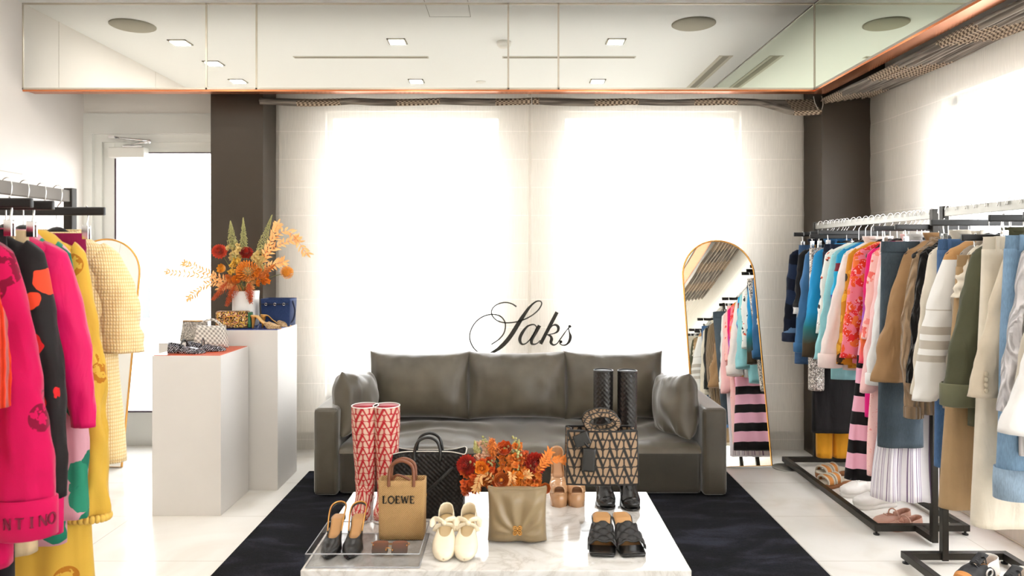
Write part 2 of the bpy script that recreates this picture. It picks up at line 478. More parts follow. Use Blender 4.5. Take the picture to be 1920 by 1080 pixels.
# ------------------------------------------------------------------ ceiling fittings
DL = [(-2.70, 4.04), (-2.69, 3.41), (-2.72, 2.75), (-.93, 4.07), (-.95, 2.75), (.84, 4.07), (.85, 2.75)]
dl_lab = ['by the left wall, closest to the mirrored pelmet', 'by the left wall, middle of its row', 'by the left wall, farthest from the pelmet',
          'left of centre, close to the pelmet', 'left of centre, farther from the pelmet', 'right of centre, close to the pelmet', 'right of centre, farther from the pelmet']
LITM = NT('lamp_lens'); LITM.b.inputs['Emission Color'].default_value = (1, .93, .8, 1); LITM.b.inputs['Emission Strength'].default_value = 2.0; LITM = LITM.fin(C(240,235,220), .5)
TRIMM = mat('light_trim', C(150,142,126), .4, metal=.5)
def downlight(x, y, label, group):
    r = thing('ceiling_downlight', label, 'ceiling light', (x, y, ZC), 0, group)
    b = B(); s = .075
    for q in ((-s, -s+.012, -s, s), (s-.012, s, -s, s), (-s, s, -s, -s+.012), (-s, s, s-.012, s)): b.bx(q[0], q[1], q[2], q[3], -.006, .0)
    b.build('light_trim', TRIMM, r)
    b = B(); b.bx(-s+.012, s-.012, -s+.012, s-.012, -.003, -.001); b.build('lens', LITM, r)
    ld = bpy.data.lights.new('downlight_lamp', 'AREA'); ld.shape = 'SQUARE'; ld.size = .12; ld.energy = LAMP_W; ld.color = LAMP_C; ld.spread = LAMP_SPREAD
    lo = bpy.data.objects.new('downlight_lamp', ld); COL.objects.link(lo); lo.parent = r; lo.location = (0, 0, -.012)
for (x, y), l in zip(DL, dl_lab): downlight(x, y, 'square recessed ceiling light '+l, 'square recessed ceiling lights')
for x in (-2.7, -.93, .85):  # unseen rear lights, added to fill the room with light
    for y in (1.4, 0.0, -1.6): downlight(x, y, 'added square ceiling light for fill, unseen in the bay behind the photographer', 'added fill lights of the unseen rear bay')
SPK = mat('speaker_grille', C(176,170,154), .8, bump=.3, bs=400)
for x, y, l in ((-2.86, 4.47, 'large round grey ceiling speaker near the left wall'), (1.36, 4.51, 'large round grey ceiling speaker by the side pelmet')):
    b = B(); b.lathe([(.0001, -.012), (.150, -.012), (.162, -.006), (.162, 0)], seg=32)
    tag(b.build('ceiling_speaker', SPK, loc=(x, y, ZC)), l, 'speaker', 'ceiling speakers')
SLOT = mat('slot_shadow', C(150,144,130), .7)
def slot(x0, x1, y0, y1, label):
    r = thing('air_slot_vent', label, 'vent', ((x0+x1)/2, (y0+y1)/2, ZC), 0, 'slot vents in the ceiling')
    hx, hy = (x1-x0)/2, (y1-y0)/2
    b = B(); b.bx(-hx, hx, -hy, hy, -.004, 0); b.build('slot_frame', mat('vent_frame', C(206,200,186), .6), r)
    b = B()
    if hx > hy: b.bx(-hx+.01, hx-.01, -hy*.45, hy*.45, -.006, -.004)
    else: b.bx(-hx*.45, hx*.45, -hy+.01, hy-.01, -.006, -.004)
    b.build('slot_opening', SLOT, r)
slot(-1.91, -.73, 3.57, 3.63, 'long thin white slot vent left of the centre ceiling')
slot(-.084, 1.08, 3.57, 3.63, 'long thin white slot vent right of the centre ceiling')
slot(1.80, 1.92, 2.4, 3.65, 'wider slot vent running alongside the side pelmet')
b = B(); b.lathe([(.0001, -.045), (.04, -.045), (.055, -.03), (.06, 0)], seg=24)
tag(b.build('smoke_detector', WHITE, loc=(-.065, 4.05, ZC)), 'small white domed smoke detector on the ceiling', 'smoke detector')
b = B(); b.lathe([(.0001, -.006), (.045, -.006), (.05, 0)], seg=24)
tag(b.build('sprinkler_cover', WHITE, loc=(-.31, 2.71, ZC)), 'small flat round sprinkler cover on the ceiling', 'sprinkler cover')
b = B()
for q in ((-.6, -.597, 4.66, 4.93), (-.303, -.3, 4.66, 4.93), (-.6, -.3, 4.66, 4.663)): b.bx(q[0], q[1], q[2], q[3], ZC-.001, ZC)
tag(b.build('access_panel', SLOT), 'faint outline of a ceiling access panel by the pelmet', 'access panel')

# ------------------------------------------------------------------ glazed door on the left
YD = 5.70
b = B()
dx0, dx1 = XL, -2.18
b.bx(dx0+.0, dx0+.07, YD-.05, YD+.10, 0, 2.62); b.bx(dx0+.07, dx1, YD-.05, YD+.10, 2.46, 2.62)
b.bx(dx0+.07, dx0+.13, YD-.02, YD+.10, 0, 2.46); b.bx(dx0+.13, dx1, YD-.02, YD+.10, 2.40, 2.46)
struct('trim_5', b, FRAMEW)
r = bpy.data.objects.new('door_1', None); COL.objects.link(r); r['kind'] = 'structure'; r.location = (dx0+.13, YD+.03, 0)
b = B(); dw = dx1-dx0-.13-.06; st = .09
b.bx(0, st, -.025, .025, 0, 2.40, .004); b.bx(dw-.03, dw+.06, -.025, .025, 0, 2.40, .004); b.bx(st, dw-.03, -.025, .025, 2.32-.0, 2.40); b.bx(st, dw-.03, -.025, .025, .0, .27)
b.build('door_frame', FRAMEW, r)
b = B(); b.bx(st, dw-.03, -.004, .004, .27, 2.32); b.build('door_pane', GLASS, r)
b = B(); b.bx(st, dw-.03, -.03, -.02, .262, .274); b.build('glazing_bead', mat('dark_bead', C(74,60,70), .5), r)
b = B(); b.bx(st-.002, st+.01, -.028, -.02, .27, 2.32); b.bx(st, dw-.03, -.028, -.02, 2.312, 2.322); b.build('glazing_gasket', mat('gasket', C(70,50,58), .5), r)
b = B(); b.tube([(dw-.07, -.06, .95), (dw-.07, -.06, 1.22)], .014, 10); b.tube([(dw-.07, -.02, .98), (dw-.07, -.06, .98)], .008); b.tube([(dw-.07, -.02, 1.19), (dw-.07, -.06, 1.19)], .008)
b.build('door_handle', STEEL, r)
# door closer
cl = thing('door_closer', 'silver overhead closer with folding arm on the glazed door', 'door closer', (X_(248, 5.66), 5.66, 2.30))
b = B(); b.bx(-.15, .13, -.075, .0, -.035, .045, .006); b.build('closer_body', mat('closer_cover', C(222,220,212), .3, metal=.2), cl)
b = B(); b.bx(-.05, .10, -.05, -.015, .045, .06); b.tube([(-.05, -.03, .06), (.16, -.05, .09)], .008, 8); b.tube([(.16, -.05, .095), (-.13, -.06, .125)], .009, 8); b.sph((.16, -.05, .093), .016); b.bx(-.15, -.10, -.075, -.03, .115, .135)
b.build('closer_arm', CHROME, cl)
# the building across the street
fb = thing('facade', 'pale building across the street seen through the glass door', 'building', (-5.5, 15, -.2))
b = B(); b.bx(-6, 5.5, 0, 3, 0, 5.2); b.bx(-6, 5.6, -.12, 0, 5.0, 5.25); b.build('front_wall', mat('pale_render', C(238,236,232), .8), fb)
WGL = mat('far_window_glass', C(108,110,110), .5, spec=.15)
for x0, x1 in ((-2.56, -2.38), (-2.19, -2.05)):
    for z0, z1 in ((.4, 1.05), (1.20, 2.2), (2.28, 3.0), (3.06, 3.5)):
        b = B(); b.bx(x0, x1, -.03, .02, z0, z1); b.build('window', WGL, fb)
b = B(); b.bx(-14, 16, -14, 18, -.3, -.12); struct('ground', b, mat('pavement', C(190,188,184), .9, var=.06, vs=1))
# ------------------------------------------------------------------ sheer shades and gathered valances
def sheer(name, label, a0, a1, fixed, axis, m, z0=.03, z1=2.78):
    b = B()
    def fn(u, v):
        t = lerp(a0, a1, u); z = lerp(z1, z0, v)
        w = .010*nz(t*2.2, z*.35, 3)+.004*nz(t*9, z*.6, 8)+.006*abs(sin((z+.095)/.2125*PI))**.5
        return (t, fixed+w, z) if axis == 'x' else (fixed-w, t, z)
    b.grid(fn, 90, 60)
    o = b.build(name, m); return tag(o, label, 'window shade', 'sheer window shades')
sheer('sheer_shade', 'white sheer shade over the left of the two back windows', -1.79, -.005+.13, 5.46, 'x', SHEER_B)
sheer('sheer_shade', 'white sheer shade over the back window behind the arched mirror', .145, 2.215, 5.46, 'x', SHEER_B)
sheer('sheer_shade', 'white sheer shade along the side window behind the racks', -3.2, 5.2, 2.60, 'y', SHEER_R)  # also covers the added, unseen length of the side window

def valance(name, label, a0, a1, base, axis, m, dep=.19, droop=None, sagk=.5, npl=7):
    """a shade drawn up into a bundle of soft pleats"""
    b = B()
    prof = []                                     # (out, z): stacked pleats
    for i in range(npl*6+1):
        t = i/(npl*6)
        prof.append((-.5*dep+dep*t+0.0*t, .022*(sin(t*npl*2*PI))-.045+.05*t))
    n = 120
    def fn(u, v):
        t = lerp(a0, a1, u)
        k = v*(len(prof)-1); i = min(int(k), len(prof)-2); q = k-i
        o_, z = lerp(prof[i][0], prof[i+1][0], q), lerp(prof[i][1], prof[i+1][1], q)
        d = droop(t) if droop else 0
        sag = (-.018*abs(sin(u*PI*3))-.012*nz(t*3, v*4, 2))*sagk-d*(1-v)*1.0
        zz = 2.66+z+sag+.014*sagk*nz(t*1.3, v*9, 5)
        yy = base+o_+.014*sagk*nz(t*2, v*6, 9)
        return (t, yy, zz) if axis == 'x' else (yy, t, zz)
    b.grid(fn, n, len(prof)-1)
    o = b.build(name, m, solid=.004); return tag(o, label, 'window shade', 'gathered woven shades')
VX, VY = m_valance(0), m_valance(1)
valance('gathered_shade', 'taupe woven shade gathered up over the left back window', -1.83, .14, 5.30, 'x', VX)
valance('gathered_shade', 'taupe woven shade gathered up and drooping beside the bronze corner pillar', .15, 2.24, 5.30, 'x', VX,
        droop=lambda x: .085*smoothstep(1.75, 2.1, x))
valance('gathered_shade', 'checked taupe woven shade gathered up along the side window', .9, 5.20, 2.41, 'y', VY, dep=.36, npl=8)
cd = B(); cd.tube(catmull([(2.19, 5.23, 2.66), (2.20, 5.22, 2.60), (2.235, 5.22, 2.55), (2.255, 5.22, 2.60), (2.25, 5.23, 2.66)], 6), .0022, 6)
tag(cd.build('pull_cord', mat('cord_white', C(225,220,210), .7)), 'thin white looped cord under the drooping shade end', 'cord')

# ------------------------------------------------------------------ rug
b = B(); b.box((.04, 3.235, .009), (2.88, 3.47, .018), None, .006)
tag(b.build('area_rug', RUGM), 'dark charcoal blue plush rug under the sofa and marble table', 'rug')

# ------------------------------------------------------------------ sofa
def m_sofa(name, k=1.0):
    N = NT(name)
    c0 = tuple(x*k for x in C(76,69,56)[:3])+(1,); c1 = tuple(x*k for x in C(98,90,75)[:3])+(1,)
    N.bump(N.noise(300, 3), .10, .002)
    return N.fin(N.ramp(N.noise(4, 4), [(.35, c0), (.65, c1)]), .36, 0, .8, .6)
SOFA = m_sofa('sofa_satin'); SOFAB = m_sofa('sofa_satin_shaded', .42); SOFAA = m_sofa('sofa_satin_half_shaded', .70)  # one satin; base and arms carry their backlit shade in a darker colour
sx0, sx1, sy0, sy1 = -1.216, 1.318, 4.40, 5.32
sf = thing('sofa', 'long olive grey satin three cushion sofa on the dark rug', 'sofa', ((sx0+sx1)/2, (sy0+sy1)/2, .018))
def loc(o): return Vector((o.x-(sx0+sx1)/2, o.y-(sy0+sy1)/2, o.z-.018))
hw, hd = (sx1-sx0)/2, (sy1-sy0)/2
for sgn in (-1, 1):
    b = B(); x = sgn*(hw-.075)
    b.box((x, 0, .012+.27), (.15, hd*2, .535), None, .035, 4); b.build('armrest', SOFAA, sf)
b = B(); b.box((0, hd-.09, .32), (hw*2-.30, .18, .60), None, .04, 4); b.build('back_panel', SOFA, sf)
b = B(); b.box((0, -.08, .155), (hw*2-.305, hd*2-.20, .27), None, .03, 4); b.build('base', SOFAB, sf)
b = B()
def seat(u, v):
    x = lerp(-hw+.155, hw-.155, u); y = lerp(-hd+.015, hd-.20, v)
    e = min(1, min(u, 1-u)*24)**.5; fr = min(1, v*10)
    w = .014*nz(x*2.2, y*3, 1)+.018*abs(nz(x*5, y*1.6, 4))*(1-.3*v)
    w += .009*sin(24*(y+.25*sin(x*3)))*smoothstep(.3, .9, abs(sin(x*2.6)))
    crown = .05*sin(min(1, v*1.2+.12)*PI*.55)
    z = .295+crown*e+w
    if fr < 1: z = lerp(.27, z, max(0, fr)**.45)
    return (x, y-(0.012*sin(fr*PI) if fr < 1 else 0), z)
b.grid(seat, 150, 50); b.build('seat', SOFA, sf)
for x in (-hw+.1, hw-.1):
    for y in (-hd+.08, hd-.08):
        b = B(); b.lathe([(.022, 0), (.024, .012)], (x, y, 0), 12); b.build('foot', BLACKW, sf)

def cushion_mesh(w, h, t, seed, p=3.2, wr=.010, crush=.06):
    b = B(); n = 44
    def side(sg):
        def fn(u, v):
            a, c = u*2-1, v*2-1
            # squarer sampling to the edges
            a = math.copysign(abs(a)**.8, a); c = math.copysign(abs(c)**.8, c)
            th = max(0, (1-abs(a)**p))**.5*max(0, (1-abs(c)**p))**.5
            pull = .045*(1-abs(c)**2)*abs(a)**6; pull2 = crush*(1-abs(a)**2)*abs(c)**6
            x = w/2*a*(1-pull); z = h/2*c*(1-pull2)
            edge = max(abs(a), abs(c))
            wk = wr*(nz(x*7+seed, z*7, seed)+.9*abs(nz(x*19+seed, z*5, seed*2))*smoothstep(.4, .95, edge))
            wk += wr*.7*sin(38*x+4*nz(x*3, z*3, seed))*smoothstep(.55, .95, abs(c))*(1-abs(a)**4)
            y = sg*(t/2*th+wk*min(1, th*2.2))
            return (x, y, z)
        return fn
    b.grid(side(-1), n, n); b.grid(side(1), n, n)
    bmesh.ops.remove_doubles(b.bm, verts=b.bm.verts, dist=.0004)
    return b
def cushion(label, loc_, rot, w, h, t, seed, group, **k):
    r = cushion_mesh(w, h, t, seed, **k).build('sofa_cushion', SOFA, loc=loc_, rot=rot, sub=1)
    return tag(r, label, 'cushion', group)
for i, (px0, px1, lab) in enumerate(((690, 881, 'olive grey back cushion at the tall red boots end of the sofa'), (875, 1065, 'middle of the three olive grey back cushions on the sofa'), (1059, 1246, 'olive grey back cushion behind the tall black woven boots'))):
    x0, x1 = X_(px0, 4.98), X_(px1, 4.98)
    cushion(lab, ((x0+x1)/2, 5.03, .60), (-.16, 0, (-.02, .01, .025)[i]), x1-x0+.02, .48, .30, i*3.7+1, 'sofa back cushions', wr=.013, p=2.7, crush=.085)
cushion('plump olive grey side cushion leaning on the sofa arm by the red boots', (X_(668, 4.72), 4.70, .545), (-.06, .14, 1.40), .46, .41, .25, 11.3, 'sofa side cushions', wr=.024, p=2.2, crush=.09)
cushion('plump olive grey side cushion leaning on the sofa arm by the arched mirror', (X_(1266, 4.66), 4.66, .54), (-.06, -.14, -1.40), .46, .41, .25, 17.9, 'sofa side cushions', wr=.024, p=2.2, crush=.09)

# ------------------------------------------------------------------ marble coffee table
tx0, tx1, ty0, ty1, TZ = -.74, .628, 2.517, 3.36, .40
ct = thing('coffee_table', 'low white marble coffee table displaying shoes and bags', 'coffee table', ((tx0+tx1)/2, (ty0+ty1)/2, .018))
b = B(); b.box((0, 0, TZ-.018-.03), (tx1-tx0, ty1-ty0, .06), None, .003); b.build('table_top', MARBLE, ct)
for sx in (-1, 1):
    b = B(); b.box((sx*.48, 0, (TZ-.078)/2), (.06, .62, TZ-.078), None, .003); b.build('leg', MARBLE, ct)

# ------------------------------------------------------------------ display plinths
ORANGE = mat('orange_sheet', C(206,84,40), .35); BLUE = mat('blue_sheet', C(40,66,138), .35)
PLW = mat('plinth_white', C(216,211,205), .5, var=.015)
def plinth(label, x0, x1, y0, y1, h, top):
    r = thing('display_plinth', label, 'display plinth', ((x0+x1)/2, (y0+y1)/2, 0), 0, 'white display plinths')
    b = B(); b.bx(-(x1-x0)/2, (x1-x0)/2, -(y1-y0)/2, (y1-y0)/2, 0, h, .002); b.build('plinth_body', PLW, r)
    if top:
        b = B(); b.bx(-(x1-x0)/2+.006, (x1-x0)/2-.006, -(y1-y0)/2+.006, (y1-y0)/2-.006, h, h+.003); b.build('top_sheet', top, r)
PZ1, PZ2, PZ3 = .927, 1.028, .935
plinth('lower white display plinth with orange top holding jewelled flats', -2.079, -1.681, 4.158, 4.592, .924, ORANGE)
plinth('tallest white display plinth with blue top holding the flower vase', -1.92, -1.50, 4.61, 5.02, 1.025, BLUE)
plinth('white display plinth half hidden behind the lower one', -2.287, -1.935, 4.66, 5.02, .935, None)

# ------------------------------------------------------------------ arched mirrors
def arch_mirror(label, loc_, rot, w=.54, h=1.645):
    r = thing('arched_mirror', label, 'mirror', loc_, 0, 'leaning arched mirrors'); r.rotation_euler = rot
    def outline(hw, z0, ztop, n=24):
        pts = [(-hw, z0)]+[(-hw*cos(PI*i/n), ztop-hw+hw*sin(PI*i/n)) for i in range(n+1)]+[(hw, z0)]
        return pts
    b = B(); b.prism(outline(w/2-.006, .006, h-.006), -.004, .010, 'xz'); b.build('mirror_glass', MIRROR, r)
    b = B(); o = outline(w/2-.005, .005, h-.005)
    b.tube([(p[0], 0, p[1]) for p in o], .008, 8, closed=True); b.build('mirror_frame', GOLD, r)
    b = B(); b.prism(outline(w/2-.008, .008, h-.008), .012, .02, 'xz'); b.build('backing_board', BLACKW, r)
    return r
arch_mirror('tall gold framed arched mirror leaning beside the sofa reflecting the rack', (1.575, 5.10, .004), (-.190, -.028, 0))
arch_mirror('gold framed arched mirror mostly hidden behind the cream cardigan', (-3.03, 5.10, .004), (-.160, .01, 0))
b = B(); b.lathe([(.0001, .008), (.085, .008), (.09, .004), (.09, 0)], seg=28)
tag(b.build('floor_plate', STEEL, loc=(1.935, 5.10, 0)), 'flat round grey metal plate on the floor by the rack foot', 'floor plate')

# ------------------------------------------------------------------ the script sign on the shade
def q(p): return P(860+p[0]/7.2, 540+p[1]/7.2, 5.44)
sg = thing('wall_sign', 'large black cursive script shop sign hanging above the sofa', 'sign', (0, 5.44, 1.1))
SIGNM = mat('sign_black', C(46,44,38), .6)
def stroke(bb, pts, wid):
    Q = [(q(p).x, q(p).z-1.1) for p in pts]; k = 5.44/FPX/7.2
    bb.ribbon(Q, [w*k for w in wid], -.004, .002, 8)
def dot(bb, p, r):
    k = 5.44/FPX/7.2; c = q(p); bb.lathe([(r*k, -.004), (r*k, .002)], (c.x, 0, c.z-1.1), 16, 'y')
b = B()
stroke(b, [(780,252),(710,210),(620,195),(520,222),(452,285),(450,365),(520,440),(640,470),(790,455),(900,418),(1000,362),(1080,290),(1120,215),(1100,178),(1040,186),(960,255),(880,365),(800,490),(720,620),(640,725),(550,810),(450,872),(370,893),(270,870),(190,790),(150,680),(165,570),(230,460),(330,385),(450,355),(550,375),(610,430),(632,510),(610,610),(540,695),(440,762)],
       [22,16,17,17,17,17,17,17,17,17,17,17,17,17,22,40,54,58,58,54,40,24,17,17,17,17,17,17,17,17,17,17,17,17,17])
b.build('capital_letter', SIGNM, sg)
b = B()
stroke(b, [(1060,545),(1030,500),(985,495),(920,525),(855,610),(825,690),(845,750),(890,757),(950,710),(1010,620),(1050,540)], [16,16,18,26,42,44,30,16,15,15,16])
stroke(b, [(1092,505),(1040,600),(988,690),(985,745),(1020,760),(1065,742),(1100,705)], [48,46,44,38,20,13,11])
b.build('lowercase_letter', SIGNM, sg)
b = B()
stroke(b, [(1328,325),(1250,475),(1180,610),(1105,755)], [48,48,46,46])
stroke(b, [(1225,555),(1265,510),(1310,498),(1345,530),(1335,585),(1280,615),(1200,630)], [11,14,28,40,28,13,10])
stroke(b, [(1195,630),(1240,650),(1255,690),(1245,735),(1275,767),(1320,755),(1365,705)], [12,30,42,38,24,13,10])
b.build('lowercase_letter', SIGNM, sg)
b = B()
stroke(b, [(1345,728),(1400,650),(1450,580),(1495,525)], [14,14,14,15])
stroke(b, [(1482,530),(1492,590),(1508,650),(1495,715),(1455,762),(1405,772),(1368,750),(1372,722)], [12,18,40,40,24,14,16,20])
dot(b, (1500,518), 21); dot(b, (1380,726), 20)
b.build('lowercase_letter', SIGNM, sg)
# ------------------------------------------------------------------ clothes racks
def rack(label, x, y0, y1, zb, bx0, bx1, by0, by1, barm=None):
    """y0 far post, y1 near post; base frame from bx0..bx1, by0..by1"""
    r = thing('clothes_rack', label, 'clothes rack', (x, (y0+y1)/2, 0), 0, 'dark metal clothes racks')
    o = Vector((x, (y0+y1)/2, 0)); t = .034
    b = B(); zz0, zz1 = .022, .022+t
    b.bx(bx0-o.x, bx0-o.x+t, by0-o.y, by1-o.y, zz0, zz1, .002); b.bx(bx1-o.x-t, bx1-o.x, by0-o.y, by1-o.y, zz0, zz1, .002)
    b.bx(bx0-o.x+t, bx1-o.x-t, by0-o.y, by0-o.y+t, zz0, zz1, .002); b.bx(bx0-o.x+t, bx1-o.x-t, by1-o.y-t, by1-o.y, zz0, zz1, .002)
    for y in (y0, y1):
        e = by1 if abs(y-by1) < abs(y-by0) else by0
        if abs(y-e) > .02: b.bx(-t/2, t/2, min(y, e)-o.y, max(y, e)-o.y, zz0, zz1-.002)
    b.build('base_frame', RACKM, r)
    for y in (y0, y1):
        b = B(); b.bx(-.015, .015, y-o.y-.015, y-o.y+.015, zz0, zb+.022, .002); b.build('post', RACKM, r)
    b = B(); b.bx(-.010, .010, y1-o.y+.015, y0-o.y-.015, zb-.028, zb+.014, .002); b.build('top_bar', barm or STEEL, r)
    for xx in (bx0+t/2, bx1-t/2):
        for yy in (by0+t/2, by1-t/2):
            b = B(); b.lathe([(.016, 0), (.016, .006), (.006, .008), (.006, .024)], (xx-o.x, yy-o.y, 0), 12); b.build('foot', BLACKW, r)
RX1, RX2, RXL, ZB = 2.18, 2.10, -1.58, 1.72
rack('dark metal clothes rack nearest the bronze corner pillar', RX1, 5.17, 3.72, ZB, 1.945, 2.457, 3.86, 5.19)
rack('dark metal clothes rack of pale and olive clothes with black sneakers under it', RX2, 3.50, 2.05, ZB, 1.905, 2.42, 2.06, 3.53)
rack('dark metal clothes rack of pink and yellow clothes by the left wall', RXL, 2.575, 1.15, ZB, -1.84, -1.32, 1.16, 2.60, mat('bar_grey', C(112,106,98), .45, metal=.5))

# ------------------------------------------------------------------ hangers
def hook(zt):
    """chrome hook from the hanger's neck up over the rack bar (bar centre at height zt)"""
    return catmull([(0, 0, .028), (0, 0, zt-.055), (.013, 0, zt-.032), (.017, 0, zt-.004), (.012, 0, zt+.020), (0, 0, zt+.026), (-.013, 0, zt+.016), (-.016, 0, zt-.004)], 5)
_hm = {}
def hanger(loc, label, clip=False, w=.205, rz=0.0, wide=.20):
    h = thing('clothes_hanger', label, 'hanger', loc, rz, 'black clothes hangers')
    zt = ZB-loc[2]
    def put(name, key, fn, m):
        key = (key, round(zt, 3), round(w, 3), round(wide, 3))
        if key in _hm: o = bpy.data.objects.new(name, _hm[key]); COL.objects.link(o); o.parent = h
        else:
            b = B(); fn(b); o = b.build(name, m, h); _hm[key] = o.data
    put('hook', 'hook', lambda b: b.tube(hook(zt), .0022, 6), CHROME)
    if clip:
        put('hanger_bar', 'bar', lambda b: b.box((0, 0, .026), (wide*2+.05, .014, .028), None, .004), BLACKW)
        for s in (-1, 1):
            def fn(b):
                b.tube(catmull([(s*wide*.8, 0, .045), (s*wide*.8, .009, .03), (s*wide*.8, .009, .004), (s*wide*.8, 0, -.03)], 4), .0028, 6)
                b.box((s*wide*.8, -.007, -.045), (.022, .004, .046), None, .001); b.box((s*wide*.8, .007, -.045), (.022, .004, .046), None, .001)
                b.tube([(s*wide*.8-.011, 0, -.03), (s*wide*.8+.011, 0, -.03)], .005, 8)
            put('clip', 'clip%d' % s, fn, CHROME)
    else:
        def arms(b):
            pts = catmull([(-w, 0, -.066), (-w*.72, 0, -.040), (-w*.3, 0, -.004), (0, 0, .024), (w*.3, 0, -.004), (w*.72, 0, -.040), (w, 0, -.066)], 5)
            n = len(pts); rr = [lerp(.017, .013, 1-abs(2*i/(n-1)-1)) for i in range(n)]
            b.tube(pts, rr, 10, flat=.8)
            b.sph((-w, 0, -.066), .017, 10, 6, (1, .8, 1)); b.sph((w, 0, -.066), .017, 10, 6, (1, .8, 1))
        put('hanger_arms', 'arms', arms, BLACKW)
    return h

# ------------------------------------------------------------------ garments
def fold(x, a, z, seed, amp, fx=9, fz=1.6):
    return amp*(nz(x*fx, z*fz, seed)+.5*nz(x*fx*2.3+a, z*fz*1.6, seed+9))
def body_mesh(ws, L, wb, wh, d0, d1, seed, amp, drop=.055, neck=.075, nu=64, nv=46, wavy=0, flat=.75):
    b = B(); cf = lambda u, v: (u, v, 0, 1)
    tab = [(0, neck, .030), (.012, neck+.025, .036), (drop*.6, ws*.70, d0*.85), (drop, ws*.97, d0), (drop+.03, ws+.004, d0), (.20, wb, (d0*2+d1)/3), (L*.55, (wb+wh)/2, (d0+d1)/2), (L, wh, d1)]
    tab = sorted(tab, key=lambda q_: q_[0])
    def fn(u, v):
        v2 = v**1.5
        dz = L*v2; hwid, hd = interp(tab, dz)
        a = 2*PI*u; c, s_ = cos(a), sin(a)
        x = hwid*math.copysign(abs(c)**flat, c); y = hd*math.copysign(abs(s_)**.8, s_)
        g = smoothstep(.02, .35, dz)
        y += fold(x, a, dz, seed, amp*(.25+.75*dz/L))*g+wavy*(dz/L)*sin(x*62+seed)*smoothstep(.15, L, dz)
        x += .010*nz(dz*3, s_*2, seed+5)*g
        return (x, y, .018-dz)
    b.grid(fn, nu, nv, True, cf)
    bot = b.bm.verts[:] ; bot = bot[-nu:]
    b.f(bot)
    return b
def sleeve_mesh(sg, ws, e, r0, r1, seed, amp, drop=.055, bulge=0, puff=None, flat=.62, nu=28, nv=34, inset=1.0):
    """e: sleeve end (x outward, y, z down) relative to the shoulder point"""
    b = B()
    o0 = ws+.012 if inset else ws+.035
    o1 = e[0]+(.5 if inset else 1.0)*r1; bl = bulge+(0 if inset else .02)
    rt = puff or [(0, .35), (.06, .75), (.16, 1.0), (.5, .98), (1, 1)]
    def rad(v): return lerp(r0, r1, v)*interp(rt, v)
    def ctr(v):
        v = max(0, v); out_ = lerp(o0, o1, v**.9)+bl*sin(PI*v)
        return Vector((sg*(out_-rad(v)), e[1]*v, lerp(-drop+.016, e[2], v)))
    path = [ctr(i/12) for i in range(13)]
    def fn(u, v):
        c = ctr(v); r = rad(v)
        a = 2*PI*u
        f_ = amp*(nz(cos(a)*2.2+sg, v*5, seed)+.6*nz(sin(a)*3, v*9, seed+3))*smoothstep(.08, .3, v)*1.5
        r += f_
        x, y = r*cos(a), r*flat*sin(a)
        zz = -.02*cos(a)*sg*(1-v)
        return (c.x+x, c.y+y, c.z+zz)
    R = b.grid(fn, nu, nv, True)
    b.f(R[0]); b.f(R[-1])
    return b, path
def top(name, label, cat, rack_x, Y, m, L, e=None, ws=.20, wb=None, wh=None, r0=.070, r1=.050, d0=.034, d1=.040, seed=1, amp=.012, zs=1.565,
        collar=None, cuff=None, sm=None, bulge=0, puff=None, neck=.07, rz=0, group=None, hang='', wavy=0, buttons=None, ey=-.005, flat=.62, vis=-1, pocket=None, cuff_h=.055):
    wb = wb or ws+.012; wh = wh or ws+.02
    loc_ = (rack_x, Y, zs)
    g = thing(name, label, cat, loc_, rz, group)
    body_mesh(ws, L, wb, wh, d0, d1, seed, amp, neck=neck, wavy=wavy).build('body', m, g)
    if e:
        for sg in (-1, 1):
            b, path = sleeve_mesh(sg, ws, (e[0], ey, e[1]), r0, r1, seed+sg, amp*.8, bulge=bulge, puff=puff, flat=flat, inset=1.0 if vis < 0 else 0.0)
            b.build('sleeve', sm or m, g)
            if cuff:
                b = B(); c = path[-1]; rr = r1*1.06
                cz = cuff_h
                prof = [(rr*1.0, .006), (rr*1.10, 0), (rr*1.10, -cz), (rr*.96, -cz-.004), (rr*.9, -cz)]
                rings = []
                for rad, h in prof: rings.append([c+Vector((rad*cos(2*PI*k/22), rad*.68*sin(2*PI*k/22), h+.01)) for k in range(22)])
                b.loft(rings, True, False, True); b.build('cuff', cuff, g)
            if buttons and sg == vis:
                for k in range(4):
                    b = B(); c = path[-1]; b.sph((c.x+sg*r1*.25*1, c.y-r1*flat-.004, c.z+.03+.021*k), .0095, 10, 6, (1, .45, 1)); b.build('button', buttons, g)
    if collar == 'shirt':
        b = B()
        def fn(u, v):
            a = lerp(-.42*PI, 1.42*PI, u)
            rr = neck*1.02+.020*sin(v*PI)
            return (rr*cos(a), (.036+.012*v)*sin(a)-.004, .012+.045*sin(min(1, v*1.4)*PI*.5)-.05*max(0, v-.5))
        b.grid(fn, 24, 8); b.build('collar', sm or m, g, solid=.003)
    elif collar == 'crew':
        b = B(); b.tube([(neck*1.12*cos(2*PI*k/20), .036*sin(2*PI*k/20), .018-.012*(sin(2*PI*k/20) < -.3)) for k in range(20)], .011, 8, closed=True); b.build('neckband', sm or m, g)
    elif collar == 'lapel':
        for sg in (-1, 1):
            b = B(); b.prism([(sg*.02, -.30), (sg*.03, -.27), (sg*.085, -.12), (sg*.10, -.075), (sg*.065, -.04), (sg*.06, .015), (sg*.03, .02)], -.052, -.044, 'xz'); b.build('lapel', sm or m, g)
    if pocket:
        b = B(); b.box((vis*ws*.5, -d1-.012, -L*.62), (.13, .012, .14), None, .005); b.build('pocket', pocket, g)
    hanger((rack_x, Y, zs), 'black hanger carrying the '+hang, False, max(.16, ws*.98), rz)
    return g
